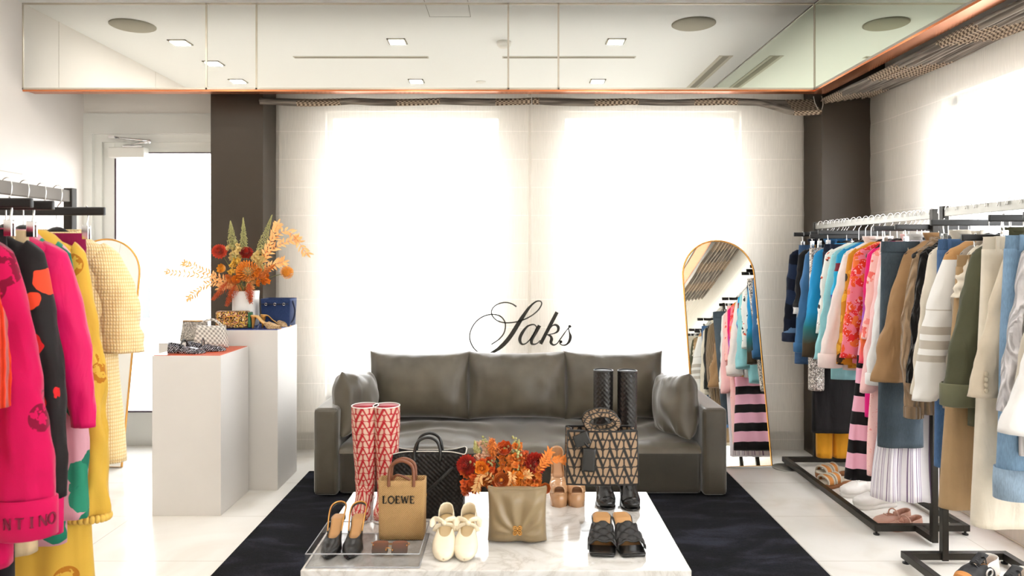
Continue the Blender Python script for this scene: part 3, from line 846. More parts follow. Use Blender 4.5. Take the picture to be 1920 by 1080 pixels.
def bottom(name, label, cat, rack_x, Y, m, L, wt=.18, wh=.20, d=.020, seed=1, amp=.010, zs=1.572, legs=False, rz=0, hang='', band=None, wavy=0, hemband=None, group=None, wide=None, nu=64, tagm=None, dx=0):
    """trousers or a skirt hung by the waist from a clip hanger"""
    g = thing(name, label, cat, (rack_x+dx, Y, zs), rz, group)
    def leg(x0, w0, w1, z0, z1, sd):
        b = B()
        def fn(u, v):
            a = 2*PI*u; c, s_ = cos(a), sin(a); z = lerp(z0, z1, v)
            k = smoothstep(0, 1, v); hw_ = lerp(w0, w1, k)
            x = x0(v)+hw_*math.copysign(abs(c)**.7, c)
            y = (d+.018*smoothstep(0, .4, v))*math.copysign(abs(s_)**.8, s_)
            y += fold(x, a, -z, sd, amp*(.3+v), 11, 2)+wavy*v*sin(x*70+sd)
            return (x, y, z)
        R = b.grid(fn, nu, 40, True); b.f(R[-1]); b.f(R[0]); return b
    if legs:
        for sg in (-1, 1): leg(lambda v: sg*lerp(wt*.5, wh*.55, v), wt*.52, wh*.5, -.045, -L, seed+sg).build('trouser_leg', m, g)
    else: leg(lambda v: 0, wt, wh, -.045, -L, seed).build('skirt_body', m, g)
    b = B(); rings = []
    for z, k in ((0, .985), (.004, 1.0), (-.05, 1.01), (-.052, .99)):
        rings.append([(wt*k*math.copysign(abs(cos(2*PI*i/32))**.7, cos(2*PI*i/32)), (d+.004)*k*math.copysign(abs(sin(2*PI*i/32))**.8, sin(2*PI*i/32)), z) for i in range(32)])
    b.loft(sorted(rings, key=lambda r_: -r_[0][2]), True, True, True)
    if legs:
        for x in (-.8, -.3, .3, .8): b.box((x*wt, -d-.006, -.024), (.012, .006, .06))
    b.build('waistband', band or m, g)
    if hemband:
        for sg in ((-1, 1) if legs else (0,)):
            b = B(); hwd = wh*.52 if legs else wh*1.02
            rings = [[(sg*wh*.55+hwd*k*math.copysign(abs(cos(2*PI*i/28))**.7, cos(2*PI*i/28)), (d+.028)*k*sin(2*PI*i/28), -L+z) for i in range(28)] for z, k in ((.105, .96), (.11, 1.03), (.06, 1.06), (-.004, 1.05), (-.006, .9))]
            b.loft(rings, True, False, True); b.build('turned_up_hem', hemband, g)
    hanger((rack_x, Y, zs+.052), 'black clip hanger carrying the '+hang, True, .2, rz, wide or max(.17, wt*1.05))
    return g
def yat(px, x): return FPX*x/(px-960)
def zat(py, Y): return EYE-(py-HOR)/FPX*Y
# ------------------------------------------------------------------ clothes on the rack by the corner pillar
NAVY = denim('dark_denim', C(38,46,66)); MIDB = denim('mid_denim', C(72,104,146)); GREYD = denim('grey_denim', C(66,78,88)); LIGHTD = denim('light_denim', C(120,150,178))
STEELB = cloth('steel_blue_cloth', C(66,114,160)); AQUA = cloth('aqua_cloth', C(150,208,214)); BLUSH = cloth('blush_white', C(244,228,222)); PINKL = cloth('pale_pink', C(246,200,198))
WHITEC = cloth('white_cloth', C(240,238,236)); BLACKC = cloth('black_cloth', C(24,22,23)); TAN = cloth('tan_twill', C(166,130,92), wb=.3); MUST = cloth('mustard_cloth', C(226,158,40))
CREAM = cloth('cream_cloth', C(228,218,200)); BEIGE = cloth('beige_cloth', C(214,200,178)); OLIVE = cloth('olive_cloth', C(88,88,68)); TAUPE = cloth('taupe_sheer', C(168,156,142)); KHAKI = cloth('khaki_twill', C(176,146,108), wb=.3)
def patchwork():
    N = NT('patchwork_denim'); mp = N.mapped((5, 3, 6.5), loc=(.3, .2, .15))
    t = N.n('TexVoronoi', distance='CHEBYCHEV'); N.l(mp, t.inputs['Vector']); t.inputs['Scale'].default_value = 1.6
    r = N.sep(t.outputs['Color'])[0]
    c = N.ramp(r, [(0, C(26,32,50)), (.35, C(40,54,80)), (.6, C(20,24,36)), (.8, C(120,156,196)), (.92, C(70,100,140))], 'CONSTANT')
    c = N.mix(N.math('MULTIPLY', N.noise(90, 3), .35), c, C(150,170,200), 'MULTIPLY')
    N.bump(N.noise(400, 2), .2, .002); return N.fin(c, .85, 0, .1, .2)
def sequin(name, cols, scale=170, rough=.25):
    N = NT(name); c = N.sep(N.voro(scale, out='Color'))[0]
    k = len(cols); N.bump(N.voro(scale), .9, .004)
    return N.fin(N.ramp(c, [(i/k, cols[i]) for i in range(k)], 'CONSTANT'), rough, .75)
R1 = 'clothes on the rack by the corner pillar'
PATCH = patchwork()
x = RX1
top('denim_jacket', 'dark patchwork denim jacket hanging at the far pillar end of the rack', 'jacket', x, 5.09, PATCH, .62, (.235, -.62), ws=.205, r0=.075, r1=.058, seed=3, collar='shirt', cuff=NAVY, group=R1, hang='dark patchwork denim jacket')
bottom('denim_skirt', 'long mid blue denim skirt hanging second from the pillar', 'skirt', x, 5.00, MIDB, .82, .19, .215, seed=5, hang='mid blue denim skirt', group=R1)
POLO = zramp('black_white_polo', [(0, C(236,234,232)), (.32, C(40,38,40)), (.36, C(26,25,27))], -.62, .02)
STRC = zstripes('striped_collar', C(230,228,226), C(40,40,44), .012)
top('polo_top', 'black polo top with striped collar and white lower half', 'top', x, 4.93, POLO, .60, (.225, -.46), ws=.205, r0=.066, r1=.06, seed=8, group=R1, collar='shirt', sm=POLO, hang='black and white polo top')
top('blue_shirt', 'plain steel blue long sleeved shirt beside the black polo', 'shirt', x, 4.83, STEELB, .74, (.255, -.66), ws=.20, r0=.075, r1=.058, seed=11, collar='shirt', cuff=STEELB, group=R1, hang='steel blue shirt')
TEAL = zramp('teal_brown_fade', [(0, C(64,52,38)), (.16, C(70,58,42)), (.30, C(40,118,124)), (.42, C(30,150,206)), (1, C(44,146,206))], -.76, .02, 'LINEAR', dist=.03)
bottom('long_skirt', 'long plain black skirt hanging above the mustard trousers', 'skirt', x, 4.77, BLACKC, 1.24, .17, .195, seed=15, amp=.014, hang='long black skirt', group=R1)
top('ombre_top', 'bright blue long sleeved top fading to brown at the cuffs', 'top', x, 4.69, TEAL, .72, (.27, -.72), ws=.20, r0=.07, r1=.05, seed=13, group=R1, hang='blue to brown top')
SILV = sequin('silver_sequins', [C(206,198,190), C(150,142,136), C(232,226,220), C(120,112,108)])
bottom('sequin_skirt', 'narrow silver sequin fringe skirt showing below the aqua coat', 'skirt', x, 4.73, SILV, .93, .045, .050, seed=17, zs=1.55, hang='silver sequin skirt', group=R1, dx=-.18, wide=.2)
MOTIF = floral('motif_print', C(238,236,230), [C(40,40,46), C(220,90,60), C(238,236,230), C(238,236,230)], 26, .30, seed=2)
bottom('dark_jeans', 'dark washed jeans clipped by the waist beside the aqua coat', 'jeans', x, 4.60, NAVY, .55, .19, .19, seed=19, legs=True, hang='dark washed jeans', group=R1)
top('printed_shirt', 'white shirt scattered with small dark and red motifs', 'shirt', x, 4.525, MOTIF, .66, (.245, -.55), ws=.20, r0=.062, r1=.05, seed=20, group=R1, hang='white motif shirt')
bottom('mustard_trousers', 'mustard yellow trousers whose hems show below the black skirt', 'trousers', x, 4.90, MUST, 1.44, .12, .10, seed=22, legs=True, hang='mustard yellow trousers', group=R1)
top('aqua_coat', 'pale aqua coat with long straight sleeves', 'coat', x, 4.44, AQUA, .84, (.285, -.70), ws=.195, r0=.075, r1=.062, seed=23, collar='lapel', group=R1, hang='pale aqua coat')
BSTR = zramp('cyan_stripe_knit', [(0, C(58,40,96)), (.12, C(30,150,200)), (.34, C(150,40,70)), (.40, C(50,60,150)), (.50, C(40,170,214)), (.72, C(120,36,52)), (.80, C(40,160,206)), (.92, C(30,130,190))], -.62, .02)
top('striped_knit', 'cyan knit top with purple and maroon bands', 'top', x, 4.37, BSTR, .62, (.235, -.52), ws=.195, r0=.062, r1=.05, seed=26, group=R1, hang='cyan banded knit')
top('blush_shirt', 'blush white shirt with a wide turned cuff', 'shirt', x, 4.295, BLUSH, .76, (.315, -.66), ws=.19, r0=.078, r1=.062, seed=29, collar='shirt', cuff=BLUSH, group=R1, hang='blush white shirt', cuff_h=.075)
ANIM = floral('animal_print', C(206,136,30), [C(60,40,20), C(232,178,60), C(206,136,30)], 16, .42, seed=5)
top('printed_dress', 'yellow and brown animal print dress between the blush shirt and the floral jacket', 'dress', x, 4.235, ANIM, .74, (.245, -.70), ws=.19, r0=.062, r1=.062, seed=31, group=R1, hang='animal print dress', wavy=.006)
FLOR = floral('red_pink_floral', C(240,128,146), [C(232,62,34), C(236,88,40), C(228,50,52), C(240,120,60)], 21, .60, C(250,180,180), seed=7)
top('floral_jacket', 'red and pink flower print jacket', 'jacket', x, 4.15, FLOR, .70, (.265, -.65), ws=.195, r0=.074, r1=.054, seed=33, collar='lapel', group=R1, hang='red flower print jacket')
PBS = zstripes('pink_black_stripe', C(22,20,22), C(246,184,206), .158, .45, off=.02)
top('striped_maxi_dress', 'long dress with broad pink and black horizontal stripes', 'dress', x, 4.075, PBS, 1.34, None, ws=.165, wb=.155, wh=.30, d1=.06, seed=35, amp=.022, wavy=.012, group=R1, hang='pink and black striped dress')
MAGG = zramp('magenta_orange_fade', [(0, C(236,40,140)), (.30, C(244,120,50)), (.45, C(160,90,200)), (.62, C(226,30,110)), (1, C(232,26,120))], -.75, .02, 'LINEAR')
top('gradient_dress', 'magenta dress fading through purple to orange', 'dress', x, 4.01, MAGG, .98, (.225, -.66), ws=.19, r0=.058, r1=.05, seed=37, group=R1, hang='magenta and orange dress')
FLO2 = floral('light_pink_floral', C(250,196,190), [C(238,110,100), C(250,196,190), C(244,150,140)], 20, .40, seed=9)
top('floral_blouse', 'pale pink blouse with coral flower print', 'blouse', x, 3.955, FLO2, .66, (.235, -.52), ws=.19, r0=.066, r1=.055, seed=39, group=R1, hang='coral flower blouse')
PEMB = floral('pink_lace', C(250,206,200), [C(236,120,120), C(250,206,200), C(250,206,200), C(240,150,140)], 60, .25, seed=4)
bottom('lace_skirt', 'pink skirt with fine red embroidery above its hem', 'skirt', x, 3.915, PEMB, 1.26, .18, .255, seed=41, amp=.014, wavy=.006, hang='pink embroidered skirt', group=R1)
top('pink_shirt', 'plain pale pink shirt with puffed sleeves', 'shirt', x, 3.875, PINKL, .74, (.285, -.80), ws=.19, r0=.068, r1=.045, seed=43, collar='shirt', group=R1, hang='pale pink shirt', puff=[(0,.35),(.1,.9),(.7,1.05),(.9,1.35),(.96,1.2),(1,.7)])
top('white_shirt', 'crisp white shirt with turned cuffs beside the grey denim skirt', 'shirt', x, 3.83, WHITEC, .74, (.265, -.70), ws=.195, r0=.075, r1=.055, seed=45, collar='shirt', cuff=WHITEC, group=R1, hang='crisp white shirt')
bottom('grey_denim_skirt', 'folded grey blue denim skirt with a cream swing tag', 'skirt', x, 3.735, GREYD, 1.06, .10, .115, seed=47, amp=.008, hang='grey blue denim skirt', group=R1, dx=-.165)
sk = bpy.data.objects['grey_denim_skirt']
b = B(); b.prism([(-.055, -.36), (.02, -.385), (.035, -.27), (.02, -.235), (-.015, -.225), (-.03, -.24)], -.062, -.060, 'xz'); b.tube([(0, -.060, -.235), (.012, -.05, -.03)], .0012, 6)
b.build('swing_tag', mat('tag_card', C(226,208,180), .8), sk)
def ustripes():
    N = NT('purple_white_stripe'); a = N.n('VertexColor'); a.layer_name = 'print'
    f = N.math('FRACT', N.math('MULTIPLY', N.sep(a.outputs[0])[0], 34.0))
    W_, P_, Q_ = C(238,233,236), C(130,108,138), C(178,162,186)
    N.bump(N.noise(600, 2), .15, .002)
    return N.fin(N.ramp(f, [(0, W_), (.30, P_), (.42, W_), (.58, Q_), (.66, W_), (.74, Q_), (.82, W_)], 'CONSTANT'), .85, 0, .1, .25)
VSTR = ustripes()
top('striped_dress', 'long white dress with thin purple vertical stripes', 'dress', x, 3.80, VSTR, 1.36, None, ws=.17, wh=.27, d1=.075, seed=49, amp=.03, wavy=.016, group=R1, hang='purple striped dress')
top('tan_jacket', 'boxy tan twill jacket with long flared sleeves', 'jacket', x, 3.66, TAN, .68, (.315, -.70), ws=.175, r0=.095, r1=.085, d0=.04, seed=51, collar='shirt', group=R1, hang='tan twill jacket', amp=.016)

# ------------------------------------------------------------------ pale and olive clothes on the nearer right rack
R2 = 'clothes on the rack of pale and olive clothes'
x = RX2
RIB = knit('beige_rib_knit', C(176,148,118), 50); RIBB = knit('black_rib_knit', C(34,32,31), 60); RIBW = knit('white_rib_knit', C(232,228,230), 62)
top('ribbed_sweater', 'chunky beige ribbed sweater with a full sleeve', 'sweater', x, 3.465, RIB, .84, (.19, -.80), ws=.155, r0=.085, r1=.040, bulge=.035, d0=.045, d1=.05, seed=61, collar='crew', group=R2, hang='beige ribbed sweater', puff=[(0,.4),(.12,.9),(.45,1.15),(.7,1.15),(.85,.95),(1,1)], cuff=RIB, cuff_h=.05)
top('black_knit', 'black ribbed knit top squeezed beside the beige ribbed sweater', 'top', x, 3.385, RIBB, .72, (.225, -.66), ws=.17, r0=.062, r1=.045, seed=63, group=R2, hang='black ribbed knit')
top('cream_shirt', 'plain cream shirt with its sleeve hanging straight', 'shirt', x, 3.31, CREAM, .74, (.245, -.70), ws=.17, r0=.066, r1=.05, seed=65, collar='shirt', group=R2, hang='plain cream shirt')
bottom('blue_jeans', 'mid blue straight jeans clipped beside the white banded sweater', 'jeans', x, 3.245, MIDB, 1.02, .18, .185, seed=67, legs=True, hang='mid blue jeans', group=R2)
def bands():
    N = NT('white_banded_knit'); z = N.sep()[2]
    f = N.math('DIVIDE', N.math('ADD', z, .72), .74)
    W_, G_ = C(238,236,232), C(196,188,176)
    c = N.ramp(f, [(0, W_), (.26, G_), (.30, W_), (.335, G_), (.385, W_), (.42, G_), (.465, W_), (.56, C(205,198,188)), (.57, W_), (.86, C(196,150,100)), (.97, CREAM_)], 'CONSTANT')
    N.bump(N.noise(500, 2), .2, .002); return N.fin(c, .9, 0, .15, .2)
CREAM_ = C(222,212,194)
top('banded_sweater', 'white sweater with four grey bands around the sleeve', 'sweater', x, 3.17, bands(), .70, (.31, -.70), ws=.18, r0=.072, r1=.060, d0=.042, seed=69, group=R2, hang='white banded sweater', bulge=.02, puff=[(0,.4),(.15,.9),(.6,1.2),(.9,1.25),(1,.85)])
top('taupe_blouse', 'sheer taupe blouse with gathered sleeves', 'blouse', x, 3.09, TAUPE, .92, (.225, -.72), ws=.165, r0=.066, r1=.044, seed=71, group=R2, hang='sheer taupe blouse', amp=.016)
top('cream_ruffle_blouse', 'small cream blouse with ruffled short sleeves', 'blouse', x, 3.03, CREAM, .60, (.215, -.24), ws=.17, r0=.06, r1=.07, seed=72, group=R2, hang='cream ruffled blouse', amp=.018)
top('olive_jacket', 'dark olive jacket with rolled up sleeves', 'jacket', x, 2.955, OLIVE, .78, (.30, -.60), ws=.20, r0=.075, r1=.066, d0=.04, seed=73, collar='shirt', cuff=cloth('olive_light', C(110,110,86)), cuff_h=.085, group=R2, hang='dark olive jacket')
bottom('khaki_trousers', 'khaki tan wide trousers hanging below the olive jacket', 'trousers', x, 3.04, KHAKI, 1.06, .17, .235, seed=75, legs=True, hang='khaki trousers', zs=1.50, group=R2, d=.026, dx=-.05)
bottom('cream_trousers', 'long cream trousers clipped beside the cream blazer', 'trousers', x, 2.85, CREAM, 1.14, .18, .21, seed=77, legs=True, hang='cream trousers', group=R2, d=.026, dx=-.055)
top('cream_blazer', 'cream blazer with a row of cuff buttons', 'blazer', x, 2.745, BEIGE, .78, (.335, -.60), ws=.205, r0=.075, r1=.058, d0=.042, seed=79, collar='lapel', buttons=mat('horn_button', C(206,192,166), .4), group=R2, hang='cream blazer')
bottom('turned_up_jeans', 'light blue jeans with deep turned up hems', 'jeans', x, 2.655, LIGHTD, .96, .18, .20, seed=81, legs=True, hang='light blue jeans', hemband=denim('denim_inside', C(150,172,192)), group=R2, d=.026, dx=-.10)
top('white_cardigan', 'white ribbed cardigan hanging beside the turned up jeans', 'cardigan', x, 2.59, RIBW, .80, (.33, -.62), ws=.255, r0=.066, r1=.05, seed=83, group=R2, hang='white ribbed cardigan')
top('beige_coat', 'soft beige wool coat cut off by the photo edge', 'coat', x, 2.52, cloth('beige_wool', C(206,196,180), wb=.4), .80, (.32, -.55), ws=.235, r0=.06, r1=.055, seed=85, group=R2, hang='soft beige wool coat')
top('white_blouse', 'white blouse whose flared sleeve swings low at the photo edge', 'blouse', x, 2.43, WHITEC, .76, (.40, -.66), ws=.22, r0=.06, r1=.11, seed=87, group=R2, hang='white flared blouse')

# ------------------------------------------------------------------ pink and yellow clothes on the left rack
R3 = 'clothes on the left rack'
x = RXL
def tonal(name, base, dark, scale=13):
    """tone on tone stamped rings and lettering-like marks"""
    N = NT(name); v = N.voro(scale*.62); n1 = N.noise(scale*4, 2)
    ring = N.math('LESS_THAN', N.math('ABSOLUTE', N.math('SUBTRACT', v, .30)), .075)
    cut = N.math('GREATER_THAN', n1, .44)
    pick = N.math('GREATER_THAN', N.sep(N.voro(scale*.62, out='Color'))[0], .35)
    m = N.math('MULTIPLY', N.math('MULTIPLY', ring, cut), pick)
    dc = tuple(c*.88 for c in base[:3])+(1,)
    N.bump(N.noise(500, 2), .2, .002)
    return N.fin(N.mix(m, N.ramp(N.noise(5, 3), [(.3, dc), (.7, base)]), dark), .85, 0, .2, .2)
def openknit():
    N = NT('cream_open_knit'); s = N.sep()
    vx = N.math('ABSOLUTE', N.math('SINE', N.math('MULTIPLY', N.math('ADD', s[0], s[1]), 330)))
    vz = N.math('ABSOLUTE', N.math('SINE', N.math('MULTIPLY', s[2], 260)))
    h = N.math('MULTIPLY', vx, vz)
    N.bump(h, .5, .004)
    return N.fin(N.ramp(h, [(.0, C(222,186,122)), (.25, C(240,212,158)), (1, C(245,224,180))]), .95, 0, .4, .15)
MAG = cloth('magenta_satin', C(206,6,88), rough=.6); MAGT = tonal('magenta_print', C(196,8,78), C(122,6,44)); YELT = tonal('mustard_print', C(216,172,66), C(176,112,30), 15)
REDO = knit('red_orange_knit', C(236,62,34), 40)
KN = openknit()
top('cream_cardigan', 'fluffy cream open knit cardigan at the door end of the left rack', 'cardigan', x, 2.50, KN, .80, (.222, -.40), ws=.175, r0=.075, r1=.072, d0=.05, d1=.06, wh=.225, seed=101, group=R3, hang='cream open knit cardigan', vis=1, collar='crew', rz=.06)
top('mustard_dress', 'long mustard dress stamped with brown rings and a scalloped sleeve hem', 'dress', x, 2.33, YELT, 1.42, (.205, -.90), ws=.165, r0=.050, r1=.068, d0=.045, d1=.08, wh=.225, seed=103, group=R3, hang='mustard printed dress', vis=1, amp=.022, wavy=.012)
YD_ = bpy.data.objects['mustard_dress']
b = B()
for k in range(26):
    a = 2*PI*k/26; b.sph((.205+.071*cos(a), -.005+.071*.62*sin(a), -.905), .011, 8, 6, (1, 1, 1.2))
b.build('scalloped_trim', cloth('mustard_trim', C(222,180,84)), YD_)
PG = floral('pink_green_print', C(206,150,160), [C(30,120,92), C(24,104,82), C(206,150,160), C(40,130,100)], 11, .45, seed=12)
top('leaf_print_dress', 'pink dress printed with large green leaves', 'dress', x, 2.25, PG, .98, (.205, -.88), ws=.165, r0=.055, r1=.05, seed=105, group=R3, hang='green leaf print dress', vis=1)
top('magenta_coat', 'plain bright magenta coat with a smooth pointed sleeve', 'coat', x, 2.175, MAG, .92, (.275, -.58), ws=.20, r0=.075, r1=.05, d0=.05, seed=107, group=R3, hang='plain magenta coat', vis=1, puff=[(0,.45),(.12,1.0),(.3,1.25),(.6,1.0),(1,.7)], amp=.006)
BR = floral('black_red_knit', C(28,24,24), [C(206,30,34), C(230,70,40), C(28,24,24), C(28,24,24)], 9, .40, seed=21)
top('black_red_sweater', 'black sweater with scattered red patches', 'sweater', x, 2.085, BR, .80, (.235, -.76), ws=.19, r0=.07, r1=.055, seed=109, group=R3, hang='black and red sweater', vis=1)
top('magenta_sweater', 'big magenta sweater with tone on tone letter print', 'sweater', x, 1.985, MAGT, .94, (.235, -.74), ws=.170, r0=.080, r1=.078, d0=.06, d1=.07, seed=111, group=R3, hang='magenta letter print sweater', vis=1, collar='crew', cuff=MAGT, cuff_h=.10, amp=.018)
bottom('magenta_trousers', 'magenta trousers showing below the magenta sweater', 'trousers', x, 1.915, MAGT, 1.25, .18, .20, seed=113, legs=True, hang='magenta trousers', group=R3, d=.03)
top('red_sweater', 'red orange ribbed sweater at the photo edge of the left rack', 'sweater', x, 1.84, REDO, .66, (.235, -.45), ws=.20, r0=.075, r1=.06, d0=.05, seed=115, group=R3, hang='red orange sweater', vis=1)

PLUM = cloth('plum_cloth', C(140,20,70)); SAND = cloth('sand_lace', C(206,180,140))
bottom('plum_skirt', 'short plum skirt clipped between the mustard dress and the cream cardigan', 'skirt', x, 2.415, PLUM, .60, .15, .17, seed=121, hang='short plum skirt', group=R3, wide=.19)
bottom('sand_trousers', 'sand coloured trousers clipped behind the magenta coat', 'trousers', x, 2.13, SAND, .95, .15, .16, seed=123, legs=True, hang='sand coloured trousers', group=R3, wide=.2)
bottom('black_trousers', 'black trousers clipped next to the magenta letter print sweater', 'trousers', x, 2.035, BLACKC, 1.05, .15, .16, seed=125, legs=True, hang='black trousers', group=R3, wide=.2)
# tone on tone lettering round the magenta cuff
def wrapped_letters(word, par, c, rx, ry, z0, h, a0, a1, m, off=.0015):
    A = {'V': [([(0, 1), (.35, 0)], .2), ([(.35, 0), (.7, 1)], .1)], 'A': [([(0, 0), (.35, 1)], .1), ([(.35, 1), (.7, 0)], .2), ([(.15, .35), (.55, .35)], .1)],
         'L': [([(.1, 1), (.1, 0)], .2), ([(.1, .05), (.6, .05)], .1)], 'E': [([(.1, 1), (.1, 0)], .2), ([(.1, .95), (.6, .95)], .1), ([(.1, .5), (.5, .5)], .1), ([(.1, .05), (.6, .05)], .1)],
         'N': [([(.08, 0), (.08, 1)], .1), ([(.08, 1), (.62, 0)], .2), ([(.62, 0), (.62, 1)], .1)], 'T': [([(.35, 0), (.35, 1)], .2), ([(0, .95), (.7, .95)], .1)],
         'I': [([(.35, 0), (.35, 1)], .2), ([(.2, .97), (.5, .97)], .06), ([(.2, .03), (.5, .03)], .06)], 'O': [([(.35+.32*cos(2*PI*i/14), .5+.5*sin(2*PI*i/14)) for i in range(15)], .14)]}
    n = len(word)
    for i, ch in enumerate(word):
        a = lerp(a0, a1, (i+.5)/n); p = Vector((c.x+(rx+off)*cos(a), c.y+(ry+off)*sin(a), z0))
        nx, ny = cos(a)/rx, sin(a)/ry; th = math.atan2(ny, nx)+PI/2
        b = B(); b.T = Matrix.Translation(p) @ Matrix.Rotation(th, 4, 'Z')
        for pts, w in A[ch]: b.ribbon([((q_[0]-.35)*h, q_[1]*h) for q_ in pts], [w*h], -.001, .004, 1)
        b.build('letter', m, par)
ms = bpy.data.objects['magenta_sweater']
PRN = mat('magenta_dark_print', C(116,6,44), .8)
ce = Vector((.235, -.005, -.74))
wrapped_letters('VALENTINO', ms, ce, .078*1.06*1.10, .078*1.06*.68*1.10, -.795, .030, PI*1.02, PI*1.98, PRN)
# ------------------------------------------------------------------ shoes
OUT_ROUND = [(0,.0),(.012,.40),(.05,.66),(.14,.80),(.3,.70),(.48,.76),(.66,1.0),(.80,.97),(.91,.74),(.97,.44),(1,.02)]
OUT_POINT = [(0,.0),(.012,.42),(.05,.66),(.14,.78),(.3,.64),(.48,.74),(.62,1.0),(.74,.86),(.86,.52),(.95,.20),(1,.02)]
OUT_SQUARE = [(0,.0),(.012,.40),(.05,.66),(.14,.80),(.3,.74),(.48,.82),(.64,1.0),(.80,1.0),(.95,.94),(.985,.88),(1,.80)]
class Shoe:
    """toe towards -y, heel towards +y, standing at z = 0"""
    def __init__(s, L, w, hh, out=OUT_ROUND, plat=0.0, spring=.004):
        s.L, s.w, s.hh, s.out, s.plat = L, w, hh, out, plat
        s.zt = [(0, hh), (.20, hh*.95), (.42, hh*.48), (.60, hh*.06), (.70, 0), (.88, 0), (1, spring)]
    def hw(s, t): return interp(s.out, t)*s.w/2
    def zc(s, t): return interp(s.zt, t)+s.plat
    def y(s, t): return s.L*(.5-t)
    def cx(s, t): return 0.0
    def sole(s, name, m, par, th=.006, k=1.0, dz=0.0, t0=0, t1=1):
        b = B(); rings = []
        for i in range(41):
            t = lerp(t0, t1, i/40); h = max(s.hw(t)*k, .0004); z = s.zc(t)+dz
            zb = z-th
            rings.append([(-h, s.y(t), z), (-h*.6, s.y(t), z-.0), (h*.6, s.y(t), z-.0), (h, s.y(t), z), (h, s.y(t), zb), (-h, s.y(t), zb)])
        b.loft(rings, True, True, True); return b.build(name, m, par)
    def platform(s, name, m, par, t0=.45):
        b = B(); rings = []
        for i in range(31):
            t = lerp(t0, 1, i/30); h = max(s.hw(t)*1.02, .0004); z = s.zc(t)
            rings.append([(-h, s.y(t), z), (h, s.y(t), z), (h*.97, s.y(t)+(.006 if t > .9 else 0), 0), (-h*.97, s.y(t)+(.006 if t > .9 else 0), 0)])
        b.loft(rings, True, True, True); return b.build(name, m, par)
    def vamp(s, name, m, par, ts, tt, h, t1=1.0, k=1.03, p=.75, n=22, colfn=None, solid=.0022, bump=None, base=0.0):
        """upper over the toes: starts at ts on the sides and tt on top; h = [(t, height)]"""
        b = B()
        def fn(u, v):
            a = PI*u; top_ = sin(a)**2
            t = lerp(lerp(ts, tt, top_), t1, v)
            hh = interp(h, t); w = s.hw(t)*k+.001
            z = base+hh*sin(a)**p
            if bump: z += bump(u, v)
            return (w*math.copysign(abs(cos(a))**.85, cos(a)), s.y(t), s.zc(t)+z-.002)
        b.grid(fn, n, 22, colfn=colfn); return b.build(name, m, par, solid=solid)
    def quarter(s, name, m, par, tq, h0, h1, k=1.04, lean=.10, colfn=None, solid=.002):
        """back wall round the heel: height h0 at the heel, h1 at its front ends"""
        b = B(); n = 40
        def fn(u, v):
            q_ = abs(u*2-1); sg = 1 if u > .5 else -1
            t = tq*q_**1.6; hgt = lerp(h0, h1, q_**1.3)
            w = s.hw(t)*k*(1-lean*v*(1-.3*q_))
            return (sg*w, s.y(t)+(.004-.004*v)*(1-q_), s.zc(t)-.003+v*hgt)
        b.grid(fn, n, 6, colfn=colfn); return b.build(name, m, par, solid=solid)
    def heel(s, name, m, par, top_w, bot_w, y0=.10, block=False):
        b = B(); z = s.zc(.08)-.004; rings = []
        for i in range(9):
            t = i/8; k = t**.6 if not block else t
            w = lerp(top_w, bot_w, k); d = lerp(top_w*1.1, bot_w, k)
            yc = s.y(y0)+lerp(0, .006 if not block else 0, t)
            zz = lerp(z, 0, t)
            rings.append([(w*cos(2*PI*j/14), yc+d*sin(2*PI*j/14), zz) for j in range(14)])
        b.loft(rings, True, True, True); return b.build(name, m, par)

LEATHB = mat('black_leather', C(30,29,28), .28, var=.1); LEATHT = mat('tan_insole', C(196,146,92), .55, var=.06)
CREAML = mat('cream_leather', C(236,222,194), .4, var=.03); CREAMI = mat('cream_insole', C(232,206,160), .6)
NUDE = mat('nude_patent', C(206,158,114), .15, coat=.5); NUDEI = mat('nude_insole', C(196,146,104), .5)
GOLDL = mat('gold_leather', C(214,156,84), .3, metal=.75)
def place(px, py, z=TZ):
    """point on a level surface at height z under a pixel"""
    Y = (EYE-z)*FPX/(py-HOR); return Vector((X_(px, Y), Y, z))
def slingback(px, label):
    p = place(px, 1050, TZ+.006)
    r = thing('slingback_pump', label, 'shoe', (p.x, p.y+.108, TZ+.010), 0, 'black slingback pumps')
    s = Shoe(.215, .072, .085, OUT_POINT)
    s.sole('sole', LEATHB, r, .005); s.sole('insole', LEATHT, r, .002, .86, .003, .02, .8)
    s.vamp('upper', LEATHB, r, .40, .60, [(.35, .012), (.55, .036), (.65, .036), (.8, .028), (.93, .018), (1, .006)])
    s.heel('heel', LEATHB, r, .018, .006)
    b = B(); z0 = s.zc(.3)+.004
    pts = [(s.hw(.38)*1.05, s.y(.42), s.zc(.42)+.012), (s.hw(.25)*1.2, s.y(.22), s.zc(.2)+.028), (s.hw(.12)*.9, s.y(.03), s.zc(0)+.040), (0, s.y(-.03), s.zc(0)+.046)]
    pts = pts+[(-a, b_, c) for a, b_, c in reversed(pts[:-1])]
    b.tube(catmull(pts, 6), .0042, 8, flat=.6); b.build('sling_strap', GOLDL, r)
    b = B(); pts2 = [(a*.97, b_-.002, c-.006) for a, b_, c in pts]; b.tube(catmull(pts2, 6), .003, 8); b.build('strap_lining', LEATHB, r)
slingback(611, 'black pointed slingback pump with gold strap at the outer tray corner')
slingback(652, 'black pointed slingback pump with gold strap next to the straw tote')
